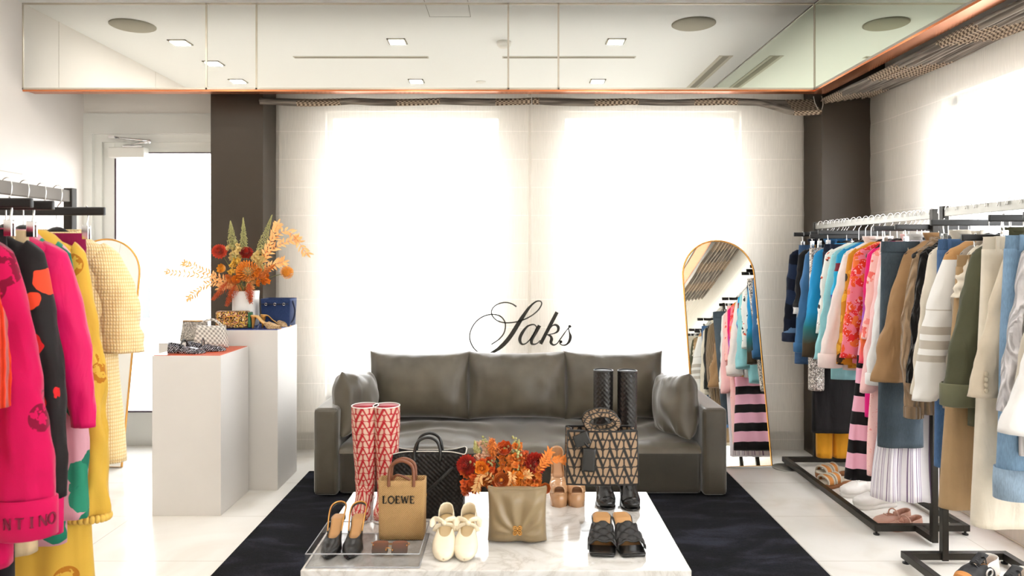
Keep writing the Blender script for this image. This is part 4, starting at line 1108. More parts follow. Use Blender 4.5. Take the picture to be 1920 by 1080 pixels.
# clear tray
tr = thing('acrylic_tray', 'clear acrylic tray holding black pumps and sunglasses', 'tray', (-.5275, 2.692, TZ))
b = B(); b.bx(-.2025, .2025, -.157, .157, 0, .004); b.build('tray_base', ACRYL, tr)
ACRE = mat('acrylic_edge', C(232,232,236), .08); ACRE.node_tree.nodes['Principled BSDF'].inputs['Transmission Weight'].default_value = .6
b = B()
for q_ in ((-.2025, .2025, -.157, -.153), (-.2025, .2025, .153, .157), (-.2025, -.1985, -.153, .153), (.1985, .2025, -.153, .153)): b.bx(q_[0], q_[1], q_[2], q_[3], .004, .050)
b.build('tray_wall', ACRYL, tr)
b = B(); b.tube([(-.2005, -.155, .050), (.2005, -.155, .050), (.2005, .155, .050), (-.2005, .155, .050)], .0022, 6, closed=True); b.tube([(-.2005, -.155, .003), (.2005, -.155, .003), (.2005, .155, .003), (-.2005, .155, .003)], .0022, 6, closed=True)
b.build('tray_edge', ACRE, tr)
# sunglasses
gl = thing('sunglasses', 'rimless brown gradient sunglasses with gold arms lying in the tray', 'sunglasses', (X_(729, 2.62), 2.63, TZ+.006), -.03)
N_ = NT('brown_lens'); zz = N_.math('MULTIPLY_ADD', N_.sep()[2], 20.0, .0)
LENS = N_.fin(N_.ramp(zz, [(.1, C(60,52,46)), (1, C(120,66,38))]), .08, 0, 0, .6); LENS.node_tree.nodes['Principled BSDF'].inputs['Alpha'].default_value = .85
for sg in (-1, 1):
    b = B(); o = catmull([(sg*.036+c_[0]*.030, c_[1]) for c_ in ((-.9, 0), (-1, .024), (-.86, .046), (0, .050), (.9, .048), (1, .026), (.86, .004), (0, -.001))] and [(sg*.036+c_[0]*.030, 0, c_[1]) for c_ in ((-.9, .003), (-1, .024), (-.86, .046), (0, .050), (.9, .048), (1, .026), (.86, .004), (0, -.001))], 4, True)
    b.prism([(v_.x, v_.z) for v_ in o], -.001, .001, 'xz'); b.build('lens', LENS, gl, rot=(-.5, 0, 0), loc=(0, 0, .001))
b = B(); b.tube(catmull([(-.010, -.018, .033), (0, -.022, .037), (.010, -.018, .033)], 4), .0014, 6)
for sg in (-1, 1):
    b.tube([(sg*.066, .020, .038), (sg*.071, .022, .036), (sg*.060, .085, .006), (sg*-.030, .10+.004*sg, .003)], .0014, 6); b.sph((sg*.062, .014, .032), .0025, 8, 5); b.sph((sg*.012, .0, .02), .003, 8, 5)
b.build('temple_arm', GOLD, gl)

# cream bow flats, tilted on clear rests
def bowflat(px, label, side):
    p = place(px, 1056, TZ)
    s = Shoe(.245, .082, .0, OUT_ROUND)
    al = .36
    r = thing('bow_flat', label, 'shoe', (p.x, p.y+.1225*cos(al)+.004, TZ+.1225*sin(al)+.006), 0, 'cream bow flats'); r.rotation_euler = (al, 0, -.03*side)
    s.sole('sole', CREAML, r, .006); s.sole('insole', CREAMI, r, .002, .9, .003)
    s.vamp('upper', CREAML, r, .30, .66, [(.25, .035), (.5, .042), (.66, .036), (.8, .034), (.92, .026), (1, .010)], p=.6)
    s.quarter('heel_counter', CREAML, r, .36, .060, .038, lean=.22)
    b = B(); b.tube(catmull([(-.040, s.y(.46), .018), (-.03, s.y(.46), .040), (0, s.y(.46), .050), (.03, s.y(.46), .040), (.040, s.y(.46), .018)], 5), .009, 8, flat=.3); b.build('strap', CREAML, r)
    b = B(); b.sph((.004*side, s.y(.46), .056), .011, 10, 7)
    for sg in (-1, 1):
        pts = [(.004*side, s.y(.46), .056), (.004*side+sg*.014, s.y(.45), .068), (.004*side+sg*.036, s.y(.43)+.006, .060), (.004*side+sg*.048, s.y(.47)-.008, .046)]
        b.tube(catmull(pts, 5), [lerp(.006, .014, i/15) if i < 12 else lerp(.014, .004, (i-12)/3) for i in range(16)], 8, flat=.35)
    b.build('bow', CREAML, r)
    st = thing('shoe_rest', ('clear acrylic rest under the %s cream bow flat' % ('inner' if side > 0 else 'outer')).replace('inner', 'beige bag side').replace('outer', 'straw tote side'), 'shoe rest', (p.x, p.y+.17, TZ), 0, 'clear acrylic shoe rests')
    b = B(); b.prism([(-.045, 0), (.055, 0), (.055, .068), (-.045, .030)], -.022, .022, 'yz'); b.build('rest_block', ACRYL, st)
bowflat(829, 'cream leather bow flat next to the straw tote', -1); bowflat(872, 'cream leather bow flat next to the puffy beige bag', 1)
# black quilted slides
QUILT = mat('black_quilted', C(34,32,31), .5, bump=.2, bs=500)
def slide(px, label, side):
    p = place(px, 1047, TZ)
    s = Shoe(.225, .098, .06, OUT_SQUARE)
    al = .10
    r = thing('quilted_slide', label, 'shoe', (p.x-.004*side, p.y+.115, TZ+.020), .07*side, 'black quilted slides'); r.rotation_euler = (al, 0, .10*side)
    s.sole('sole', LEATHB, r, .008); s.sole('insole', LEATHT, r, .002, .88, .003, .02, .74)
    def bq(u, v):
        a_ = (u*3.2+v*2.6) % 1.0; c_ = (u*3.2-v*2.6) % 1.0
        return .007*min(1, 3.0*min(a_, 1-a_))*min(1, 3.0*min(c_, 1-c_))
    s.vamp('quilted_band', QUILT, r, .46, .46, [(.45, .044), (.6, .048), (.85, .036)], t1=.85, k=1.06, p=.5, n=48, bump=bq, solid=.004)
    s.sole('toe_pad', LEATHB, r, .003, .97, .0045, .70, .99)
    s.heel('heel', LEATHB, r, .024, .017, block=True)
    st = thing('shoe_rest', 'clear acrylic rest under the black quilted slide '+('by the table edge' if side > 0 else 'by the beige bag'), 'shoe rest', (p.x-.002*side, p.y+.07, TZ), 0, 'clear acrylic shoe rests')
    b = B(); b.bx(-.03, .03, -.05, .05, 0, .010); b.build('rest_block', ACRYL, st)
slide(1134, 'black quilted square toed slide on the beige bag side', -1); slide(1186, 'black quilted square toed slide on the table edge side', 1)
# nude platform heels
def platform(px, label):
    p = place(px, 953, TZ)
    s = Shoe(.19, .078, .105, OUT_ROUND, plat=.062)
    r = thing('platform_heel', label, 'shoe', (p.x, p.y+.095, TZ), 0, 'nude platform heels')
    s.platform('platform', NUDE, r); s.sole('sole', NUDE, r, .008); s.sole('insole', NUDEI, r, .002, .86, .003, .02, .96)
    s.vamp('upper', NUDE, r, .42, .66, [(.4, .02), (.6, .050), (.75, .046), (.94, .030)], t1=.95, k=1.05, p=.6)
    s.quarter('heel_counter', NUDE, r, .40, .060, .026, lean=.2)
    s.heel('heel', NUDE, r, .026, .018, block=True)
platform(1049, 'glossy nude platform heel beside the flowers'); platform(1082, 'glossy nude platform heel under the black and beige tote')

# ------------------------------------------------------------------ tall boots
def seg_d(px, py, ax, ay, bx_, by_):
    vx, vy = bx_-ax, by_-ay; t = max(0, min(1, ((px-ax)*vx+(py-ay)*vy)/(vx*vx+vy*vy+1e-12)))
    return math.hypot(px-ax-vx*t, py-ay-vy*t)
def toile(u, v, soft=.05):
    """linked V lattice in cell units; returns line strength 0..1"""
    row = math.floor(v); fv = v-row; fu = (u+.5*(row % 2)) % 1.0
    if row % 2: fv = 1-fv; a, c = .035, .080
    else: a, c = .080, .035
    d = min(seg_d(fu, fv, .26, 1, .5, .0)-a, seg_d(fu, fv, .74, 1, .5, .0)-c, min(fv, 1-fv)-.045)
    du = min(fu, 1-fu)
    d = min(d, du-.032 if .12 < fv < .88 else 9, seg_d(du, fv, 0, .22, .11, .0)-.035, seg_d(du, fv, 0, .78, .11, 1.0)-.035)
    return 1-smoothstep(0, soft, d)
def boot(name, label, px, py, z_top, r_top, r_ank, m, sole_m, cat='boot', L=.235, w=.078, hh=.05, colfn=None, nu=96, nv=150, cellv=1.0, group=None, lining=None, flare=1.0, rz=0, bump=None, block=.026):
    p = place(px, py, TZ); H = z_top-TZ
    r = thing(name, label, cat, (p.x, p.y+L*.62, TZ), rz, group)
    # path: shaft straight down, bending forward into the foot
    ank = .11+hh*.6
    path, rx, ry = [], [], []
    n1 = int(nv*.68)
    for i in range(n1+1):
        t = i/n1; z = lerp(H, ank, t)
        k = interp([(0, r_top*flare), (.25, r_top*1.0), (.55, lerp(r_top, r_ank, .45)), (.9, r_ank), (1, r_ank*1.02)], t)
        path.append((Vector((0, lerp(-.006, .006, t), z)), Vector((0, 0, -1)))); rx.append(k); ry.append(k*1.06)
    n2 = nv-n1
    zf = .030
    for i in range(1, n2+1):
        t = i/n2
        ang = min(1, t/.45)*PI/2
        if t < .45:
            c = Vector((0, .006-(1-cos(ang))*.060, ank-(ank-zf-hh*.55)*sin(ang)*.86)); kx = lerp(r_ank, w*.40, t/.45); ky = lerp(r_ank*1.06, .046, t/.45)
        else:
            q_ = (t-.45)/.55
            yy = lerp(.006-.060, -(L*.62-.004), q_)
            c = Vector((0, yy, lerp(zf+hh*.55+(ank-zf-hh*.55)*.14, .026, min(1, q_*1.6)**.7)))
            kx = interp([(0, w*.40), (.45, w*.5), (.75, w*.44), (.93, w*.26), (1, .004)], q_); ky = interp([(0, .046), (.4, .030), (.8, .022), (1, .006)], q_)
        path.append((c, Vector((0, -sin(ang), -cos(ang))))); rx.append(kx); ry.append(ky)
    b = B()
    for _ in (0,):
        rings = []
        for j, ((c, d), a_, e_) in enumerate(zip(path, rx, ry)):
            yv = Vector((1, 0, 0)).cross(d)
            ring = []
            for i in range(nu):
                a = 2*PI*i/nu; k = 1+(bump(i/nu, j/nv) if bump else 0)
                pt = c+Vector((1, 0, 0))*(a_*k*cos(a))+yv*(e_*k*sin(a))
                pt.z = max(pt.z, .008); ring.append(pt)
            rings.append(ring)
        R = b.loft(rings, True, False, True)
        if colfn:
            for j, row in enumerate(R):
                for i, vt in enumerate(row): vt[b.cl] = colfn(i/nu, j/nv)
            b.used = True
    b.build('boot_shaft', m, r)
    b = B(); b.lathe([(r_top*flare*.985, H-.001), (r_top*flare*.93, H-.002), (r_top*.90, H-.05), (r_top*.86, H-.12), (.001, H-.12)], (0, -.006, 0), 32); b.build('lining', lining or LEATHB, r)
    b = B(); b.tube([(r_top*flare*.985*cos(2*PI*k/40), -.006+r_top*flare*1.045*sin(2*PI*k/40), H) for k in range(40)], .0024, 6, closed=True); b.build('top_edge', sole_m if lining else LEATHB, r)
    s = Shoe(L, w*1.04, hh, OUT_POINT if w < .08 else OUT_ROUND)
    so = s.sole('sole', sole_m, r, .006); so.location = (0, -L*.12, .007)
    he = s.heel('heel', sole_m, r, block, block*.85, y0=.12, block=True); he.location = (0, -L*.12, 0)
    return r
RED_, PINKB = C(176,14,30), C(214,180,160)
def redcol(u, v):
    f_ = toile(u*6, v*17)
    return tuple(PINKB[i]*(1-f_)+RED_[i]*f_ for i in range(3))+(1,)
REDM = vcol('red_lattice_cloth', .6); WHITEED = mat('white_edge', C(238,228,224), .5); REDL = mat('red_lining', C(176,16,44), .6)
boot('tall_boot', 'red and pink V lattice tall boot at the sofa arm side', 672, 985, .862, .057, .044, REDM, WHITEED, colfn=redcol, group='red lattice tall boots', lining=REDL, L=.225, w=.080, nv=170, nu=112)
boot('tall_boot', 'red and pink V lattice tall boot next to the straw tote', 714, 985, .862, .057, .044, REDM, WHITEED, colfn=redcol, group='red lattice tall boots', lining=REDL, L=.225, w=.080, nv=170, nu=112)
def braid(u, v):
    a_ = (u*14+v*30) % 1.0; c_ = (u*14-v*30) % 1.0
    return .05*(abs(a_-.5)+abs(c_-.5))
WOVB = mat('black_woven_leather', C(30,28,27), .26, var=.15, vs=30)
boot('woven_boot', 'tall black woven leather boot rising behind the beige lattice tote', 1139, 958, .985, .043, .042, WOVB, LEATHB, group='black woven boots', bump=braid, nu=84, nv=210, L=.235, w=.082, rz=.0)
boot('woven_boot', 'tall black woven leather boot nearest the table edge', 1186, 960, .985, .043, .042, WOVB, LEATHB, group='black woven boots', bump=braid, nu=84, nv=210, L=.235, w=.082, rz=.0)

# ------------------------------------------------------------------ bags on the table
def m_weave(name, c0, c1, sx=150, sz=150, rough=.75, strength=.8):
    N = NT(name); s = N.sep()
    a = N.math('SINE', N.math('MULTIPLY', N.math('ADD', s[0], s[1]), sx*PI)); c = N.math('SINE', N.math('MULTIPLY', s[2], sz*PI))
    h = N.math('MULTIPLY_ADD', N.math('MULTIPLY', a, c), .5, .5)
    N.bump(h, strength, .003)
    return N.fin(N.ramp(h, [(.2, c0), (.7, c1)]), rough, 0, 0, .3)
RAFFIA = m_weave('straw_weave', C(150,108,62), C(214,176,122), 260, 260)
BRNL = mat('brown_leather', C(124,72,44), .4, var=.1)
lt = thing('straw_tote', 'small upright straw tote with black lettering and brown leather handles', 'bag', (X_(755, 2.82), 2.82, TZ+.0042))
def tote_body(b, w, d, h, wt=None, dt=None, open_=True, n=10):
    wt = wt or w; dt = dt or d
    rings = []
    def ring(w_, d_, z): 
        r_ = min(.012, d_*.3); pts = []
        for sx, sy, a0 in ((1, 1, 0), (-1, 1, PI/2), (-1, -1, PI), (1, -1, 1.5*PI)):
            for k in range(4): pts.append((sx*(w_/2-r_)+r_*cos(a0+k*PI/6), sy*(d_/2-r_)+r_*sin(a0+k*PI/6), z))
        return pts
    for i in range(n+1): rings.append(ring(lerp(w, wt, i/n), lerp(d, dt, i/n), h*i/n))
    if open_:
        for i in (0, 1, 2): rings.append(ring(wt-.008, max(dt-.008, .01), h-.03*i))
    b.loft(rings, True, True, True)
b = B(); tote_body(b, .176, .078, .226, .182, .072); b.build('bag_body', RAFFIA, lt)
for yy, ht in ((-.030, .070), (.030, .062)):
    b = B(); b.tube(catmull([(-.048, yy-.008, .205), (-.048, yy-.006, .235), (-.040, yy, .226+ht*.8), (0, yy, .226+ht+.006), (.040, yy, .226+ht*.8), (.048, yy-.006, .235), (.048, yy-.008, .205)], 6), .0065, 8); b.build('handle', BRNL, lt)
b = B(); b.tube(catmull([(-.036, -.022, .222), (-.02, -.03, .246), (.01, -.03, .24), (.034, -.03, .226)], 6), .005, 8); b.build('strap', BRNL, lt)
INK = mat('black_stitch', C(32,28,24), .8)
def letters(word, x0, z0, h, par, y, m, gap=1.0):
    A = {'L': (.62, [([(.12, 1), (.12, 0)], .2), ([(.05, .05), (.55, .05), (.56, .2)], .09), ([(.0, .97), (.3, .97)], .07)]),
         'O': (.86, [([(.43, 1), (.1, .72), (.08, .3), (.43, 0), (.78, .3), (.76, .72), (.43, 1)], .15)]),
         'E': (.66, [([(.14, 1), (.14, 0)], .2), ([(.05, .96), (.55, .96), (.56, .8)], .09), ([(.14, .52), (.46, .52)], .09), ([(.05, .04), (.57, .04), (.58, .22)], .09)]),
         'W': (1.05, [([(.06, 1), (.3, .02)], .18), ([(.3, .02), (.52, .9)], .09), ([(.50, .9), (.74, .02)], .18), ([(.74, .02), (.96, 1)], .09), ([(0, .97), (.22, .97)], .06), ([(.85, .97), (1.05, .97)], .06)]),
         'V': (.8, [([(.08, 1), (.38, .0)], .18), ([(.38, 0), (.7, 1)], .08), ([(0, .97), (.24, .97)], .06), ([(.58, .97), (.8, .97)], .06)])}
    x = x0; 
    for ch in word:
        adv, st = A[ch]; b = B()
        for pts, w in st:
            b.ribbon([(x+px_*h, z0+pz_*h) for px_, pz_ in pts], [w*h], y-.0012, y+.001, 6 if ch == 'O' else 1)
        b.build('letter', m, par); x += (adv+.12*gap)*h
letters('LOEWE', -.072, .140, .029, lt, -.0395, INK, .9)

# black woven tote with pale edging
bt = thing('woven_tote', 'large black woven leather tote with pale edged open top', 'bag', (X_(803, 3.07), 3.08, TZ))
BWOV = m_weave('black_weave', C(14,13,13), C(34,30,28), 95, 95, .45, .8)
def btop(b, w, d, h):
    rings = []
    for i in range(13):
        t = i/12; ring = []
        for k in range(56):
            a = 2*PI*k/56; ex = .35
            ww, dd = lerp(w*.94, w, t), lerp(d, d*.72, t)
            ring.append((ww/2*math.copysign(abs(cos(a))**ex, cos(a)), dd/2*math.copysign(abs(sin(a))**ex, sin(a))*(1-.25*t*(1-abs(cos(a)))), h*t-.014*t*cos(a)**2*0+.006*t*sin(3*a)))
        rings.append(ring)
    top_ = rings[-1]
    for k, z in ((.975, 0), (.94, -.08)): rings.append([(p_[0]*k, p_[1]*k, p_[2]+z) for p_ in top_])
    b.loft(rings, True, True, True); return top_
b = B(); tp = btop(b, .325, .13, .268); b.build('bag_body', BWOV, bt)
b = B(); b.tube(tp, .0024, 6, closed=True); b.build('edge_piping', mat('pale_piping', C(222,216,206), .5), bt)
for yy in (-.040, .035):
    b = B(); b.tube(catmull([(-.052, yy-.004, .235), (-.055, yy, .27), (-.040, yy+.004, .315), (0, yy+.008, .332), (.040, yy+.004, .315), (.055, yy, .27), (.052, yy-.004, .235)], 6), .0065, 8); b.build('handle', LEATHB, bt)
b = B(); b.tube([(-.012+.012*cos(2*PI*k/16), -.078, .105+.012*sin(2*PI*k/16)) for k in range(16)], .003, 6, closed=True); b.build('gold_ring', GOLD, bt)
b = B(); b.tube(catmull([(.11, -.06, .215), (.05, -.075, .16), (0, -.078, .115)], 6), .007, 8); b.build('strap', LEATHB, bt)

# puffy beige clutch with a gold clasp
PUFF = mat('taupe_nappa', C(138,118,86), .38, var=.08, vs=8)
pb = thing('puffer_bag', 'puffy taupe leather flap bag with a gold square emblem', 'bag', (X_(970, 2.785), 2.785, TZ))
bw, bh = .232, .205
b = cushion_mesh(bw, bh, .125, 4.4, p=4.5, wr=.004, crush=.0)
for vt in b.bm.verts:
    x_, y_, z_ = vt.co
    k = max(0, 1-abs(x_)/.045)*smoothstep(.3, -.9, z_/(bh/2))
    if y_ < 0: vt.co.y += .010*k
    d_ = abs(x_)
    pass
    if y_ < 0:
        th_ = math.atan2(x_, z_+.06); rr_ = math.hypot(x_, z_+.06)
        vt.co.y += .007*sin(th_*11+2*nz(x_*9, z_*9, 1))*smoothstep(.015, .07, rr_)*smoothstep(-.05, .03, z_+.05)*smoothstep(.115, .06, abs(x_))
    if y_ < 0: vt.co.y += .006*nz(x_*14+z_*10, z_*5, 3)*smoothstep(.9, -.4, z_/(bh/2))+.004*sin((x_*40)/(1.3+z_*5))*smoothstep(.5, -.2, z_/(bh/2))*max(0, 1-d_/.08)
b.build('bag_body', PUFF, pb, loc=(0, 0, bh/2), sub=1)
b = B(); b.tube(catmull([(-.112, .01, .20), (-.06, -.012, .199), (.06, -.012, .199), (.112, .01, .20)], 6), .010, 8, flat=.7); b.build('flap_edge', PUFF, pb)
b = B(); ey_, ez_ = -.064, .062
for sx in (-1, 1):
    for sz in (-1, 1):
        b.ribbon([(sx*.002, ez_+sz*.0005), (sx*.002, ez_+sz*.012), (sx*.009, ez_+sz*.015), (sx*.012, ez_+sz*.009), (sx*.007, ez_+sz*.007), (sx*.006, ez_+sz*.011)], [.0024], ey_-.001, ey_+.006, 5)
        b.ribbon([(sx*.0005, ez_+sz*.002), (sx*.012, ez_+sz*.002), (sx*.0155, ez_+sz*.006), (sx*.0155, ez_+sz*.0145), (sx*.010, ez_+sz*.017), (sx*.005, ez_+sz*.0165)], [.0022], ey_-.001, ey_+.006, 5)
b.build('emblem', GOLD, pb)

# black and beige lattice tote held up on a clear stand
BLK_, BEI_ = C(22,20,19), C(156,128,100)
def toicol(cu, cv):
    def f_(u, v):
        k = toile(u*cu, v*cv)
        if v < .03 or v > .97: k = 1
        return tuple(BEI_[i]*(1-k)+BLK_[i]*k for i in range(3))+(1,)
    return f_
TOI = vcol('black_lattice_cloth', .6)
vt_ = thing('lattice_tote', 'black and beige V lattice tote raised on a clear stand', 'bag', (X_(1127, 2.93), 2.93, .585))
tw, td, th = .286, .105, .215
def panel(y0, y1, par):
    b = B(); b.grid(lambda u, v: (lerp(-tw/2, tw/2, u)*(1-.02*v), lerp(y0, y1, v)-.010*sin(u*PI)*(1 if y0 < 0 else -1), th*v-.012*sin(u*PI)*(0)), 150, 110, colfn=toicol(5, 6)); return b
panel(-td/2, -td/2+.014, vt_).build('front_panel', TOI, vt_, solid=.003)
panel(td/2, td/2-.014, vt_).build('rear_panel', TOI, vt_, solid=.003)
for sg in (-1, 1):
    b = B(); b.grid(lambda u, v: (sg*(tw/2*(1-.02*v)-.020*sin(u*PI)*v), lerp(-td/2+.014*v, td/2-.014*v, u), th*v), 24, 60, colfn=toicol(3, 6)); b.build('side_panel', TOI, vt_, solid=.003)
b = B(); b.box((0, 0, .002), (tw-.004, td-.004, .006)); b.build('bag_base', LEATHB, vt_)
for yy in (-td/2+.012, td/2-.014):
    b = B(); zc_ = th+.028
    def hp(k, i, n, zz=0): a_ = 2*PI*i/n; return (lerp(.054, .073, k)*cos(a_), yy-(.001 if yy < 0 else -.001), zc_+lerp(.027, .044, k)*sin(a_)*(1 if sin(a_) > 0 else .95))
    b.grid(lambda u, v: hp(v, u, 1), 90, 14, colfn=toicol(9, 1)); b.build('handle', TOI, vt_, solid=.008)
    b = B()
    for k in (0, 1): b.tube([hp(k, i, 40) for i in range(40)], .0030, 6, closed=True)
    b.build('handle_edge', LEATHB, vt_)
for sg in (-1, 1):
    for pts in [[(sg*tw/2, yy, 0), (sg*tw/2*.98, yy*(1-.27), th)] for yy in (-td/2, td/2)]+[[(-tw/2*.98, sg*(td/2-.014), th), (-.07, sg*(td/2-.012), th)], [(.07, sg*(td/2-.012), th), (tw/2*.98, sg*(td/2-.014), th)]]:
        b = B(); b.tube(pts, .003, 6); b.build('edge_binding', LEATHB, vt_)
b = B(); b.tube(catmull([(-.06, -td/2+.006, th-.004), (-.085, -td/2-.006, th-.02), (-.06, -td/2-.014, th-.06)], 5), .005, 8); b.box((-.058, -td/2-.018, th-.110), (.052, .018, .095), Matrix.Rotation(.08, 3, 'Y'), .008); b.box((-.085, -td/2-.010, th-.032), (.062, .010, .050), Matrix.Rotation(-.35, 3, 'Y'), .004); b.build('charm', LEATHB, vt_)
st = thing('bag_stand', 'clear acrylic stand under the black and beige lattice tote', 'bag stand', (X_(1122, 2.93), 2.93, TZ))
b = B(); b.tube([(0, 0, .008), (0, 0, .175)], .006, 10); b.bx(-.05, .05, -.035, .035, .172, .178, .001); b.build('stand_pole', ACRYL, st)
b = B(); b.bx(-.075, .075, -.06, .06, 0, .008, .002); b.build('stand_foot', ACRYL, st)

# ------------------------------------------------------------------ things on the white plinths
# jewelled flats
def jewel(name='jewel_stripe'):
    N = NT(name); s = N.sep()
    f = N.math('FRACT', N.math('MULTIPLY', N.math('ADD', N.math('MULTIPLY', s[1], 1.0), N.math('MULTIPLY', s[2], .9)), 75))
    g = N.voro(260)
    m = N.math('MULTIPLY', N.math('LESS_THAN', f, .58), N.math('LESS_THAN', g, .42))
    N.bump(N.math('MULTIPLY', m, 1.0), .8, .003)
    return N.fin(N.mix(m, C(24,20,30), C(236,232,242)), .2, 0, 0, .6)
JEW = jewel(); REDS = mat('red_sole', C(140,26,40), .4)
def jflat(label, x, y, rz):
    r = thing('jewelled_flat', label, 'shoe', (x, y, PZ1), rz, 'jewelled flats on the plinth')
    s = Shoe(.225, .080, .006, OUT_ROUND)
    s.sole('sole', REDS, r, .006, dz=.004); s.sole('insole', LEATHB, r, .002, .9, .006)
    s.vamp('upper', JEW, r, .30, .60, [(.25, .042), (.5, .046), (.66, .036), (.85, .030), (1, .010)], p=.6)
    s.quarter('heel_counter', JEW, r, .36, .058, .042, lean=.15)
    b = B(); b.tube(catmull([(-.040, s.y(.42), .03), (-.03, s.y(.42), .058), (0, s.y(.42), .078), (.03, s.y(.42), .058), (.040, s.y(.42), .03)], 5), .006, 8, flat=.5); b.build('ankle_strap', LEATHB, r)
p = P(352, 667, 4.26); jflat('jewelled striped flat at the plinth front with black lining', p.x, 4.25, PI/2-.10)
p = P(386, 664, 4.33); jflat('jewelled striped flat tucked behind its pair', p.x, 4.335, PI/2+.22)
# silver clutches
SILW = m_weave('silver_woven', C(150,144,136), C(222,216,206), 70, 70, .4, 1.0); SILG = sequin('grey_crystal', [C(150,146,138), C(186,180,170), C(120,116,110), C(206,200,190)], 240, .3)
def pouch(name, label, x, y, z, w, h, d, m, handle=None, rz=0):
    r = thing(name, label, 'bag', (x, y, z), rz)
    b = cushion_mesh(w, h, d, x*3, p=5.5, wr=.004, crush=.02)
    for v_ in b.bm.verts:
        k = smoothstep(-h/2, h/2, v_.co.z); v_.co.x *= lerp(1.06, .92, k); v_.co.y *= lerp(1.25, .7, k)
    b.build('bag_body', m, r, loc=(0, 0, h/2), sub=1)
    if handle:
        b = B(); b.tube(catmull(handle, 6), .008, 8, flat=.6); b.build('handle', m, r)
    return r
pp = P(396, 650, 4.50)
pouch('woven_pouch', 'silver woven top handle pouch at the back of the orange topped plinth', pp.x, 4.50, PZ1, .205, .140, .09, SILW, [(-.07, 0, .13), (-.04, -.01, .165), (.02, -.01, .175), (.07, 0, .135)])
pp = P(366, 640, 4.76)
g_ = pouch('crystal_clutch', 'grey crystal clutch standing on the half hidden plinth', pp.x, 4.76, PZ3, .185, .135, .06, SILG)
b = B(); b.tube([(-.08, 0, .136), (.08, 0, .136)], .004, 6); b.build('clasp_bar', GOLD, g_)
# sequin flap bag
SEQ = sequin('multi_sequin', [C(190,140,80), C(96,70,46), C(226,196,150), C(60,46,36), C(170,110,90), C(206,170,60)], 150, .3)
sb = thing('sequin_bag', 'gold brown sequin box bag with an oval letter clasp', 'bag', (X_(437, 4.70), 4.70, PZ2), .10)
b = B(); b.box((0, 0, .058), (.205, .07, .112), None, .014, 3); b.build('bag_body', SEQ, sb)
b = B(); b.box((.108, .004, .055), (.02, .066, .10), None, .006); b.build('side_gusset', mat('green_side', C(30,96,54), .4), sb)
b = B(); b.tube([(.045*math.copysign(abs(cos(2*PI*i/40))**.6, cos(2*PI*i/40)), -.040, .055+.026*math.copysign(abs(sin(2*PI*i/40))**.6, sin(2*PI*i/40))) for i in range(40)], .0035, 6, closed=True); b.build('clasp_ring', GOLD, sb)
letters('V', -.016, .038, .034, sb, -.040, GOLD)
# gold mules
GLIT = sequin('gold_glitter', [C(214,170,110), C(236,200,150), C(176,130,80), C(240,214,176)], 500, .3)
def mule(label, x, y, rz):
    r = thing('gold_mule', label, 'shoe', (x, y, PZ2), rz, 'gold heeled mules on the plinth')
    s = Shoe(.205, .074, .085, OUT_POINT)
    s.sole('sole', GOLDL, r, .005); s.sole('insole', mat('gold_insole', C(236,196,130), .4, metal=.3), r, .002, .86, .003, .02, .8)
    s.vamp('upper', GLIT, r, .48, .60, [(.4, .016), (.55, .040), (.7, .038), (.93, .02)], t1=.94)
    s.heel('heel', GOLDL, r, .019, .006)
mule('gold glitter mule pointing towards the bucket bag', X_(500, 4.70), 4.69, PI/2-.05)
mule('gold glitter mule turned away beside the navy bucket bag', X_(518, 4.80), 4.80, PI-1.0)
# navy denim bucket bag
bb = thing('bucket_bag', 'dark navy denim bucket bag with a drawstring', 'bag', (X_(522, 4.88), 4.89, PZ2))
b = B(); tote_body(b, .185, .15, .185, .20, .165); b.build('bag_body', denim('navy_bag_denim', C(34,52,92)), bb)
b = B()
for sx in (-.06, 0, .06): b.tube([(sx+.008*cos(2*PI*k/12), -.083, .150+.008*sin(2*PI*k/12)) for k in range(12)], .002, 6, closed=True)
b.build('eyelet', CHROME, bb)
b = B(); b.tube(catmull([(-.09, -.084, .152), (0, -.088, .150), (.09, -.084, .152)], 5), .003, 6); b.build('drawstring', mat('navy_cord', C(24,30,50), .7), bb)
b = B(); b.tube(catmull([(.10, -.02, .17), (.118, -.03, .10), (.10, -.03, .03), (.06, -.08, .012)], 6), .006, 8); b.build('strap', mat('navy_strap', C(26,34,60), .6), bb)

# ------------------------------------------------------------------ shoes on the rack frames
SUEDE = mat('caramel_suede', C(196,128,60), .8, var=.1); FUR = mat('cream_shearling', C(240,228,206), 1, bump=1, bs=260, bd=.01); CORK = mat('cork_sole', C(150,96,56), .8)
def sandal(label, x, y, rz):
    r = thing('shearling_sandal', label, 'shoe', (x, y, .002), rz, 'shearling sandals on the floor')
    s = Shoe(.25, .10, .008, OUT_ROUND, plat=.03)
    s.platform('sole', CORK, r, t0=0.0); s.sole('footbed', FUR, r, .008, .96, .008)
    for t0, t1 in ((.40, .56), (.66, .82)):
        s.vamp('strap', SUEDE, r, t0, t0, [(.3, .052), (.6, .050), (.85, .042)], t1=t1, k=1.06, p=.55, solid=.005)
        for t in (t0, t1):
            b = B(); b.tube([(s.hw(t)*1.05*cos(PI*i/14), s.y(t), s.zc(t)+interp([(.3, .052), (.6, .050), (.85, .042)], t)*sin(PI*i/14)**.55) for i in range(15)], .007, 8); b.build('fur_trim', FUR, r)
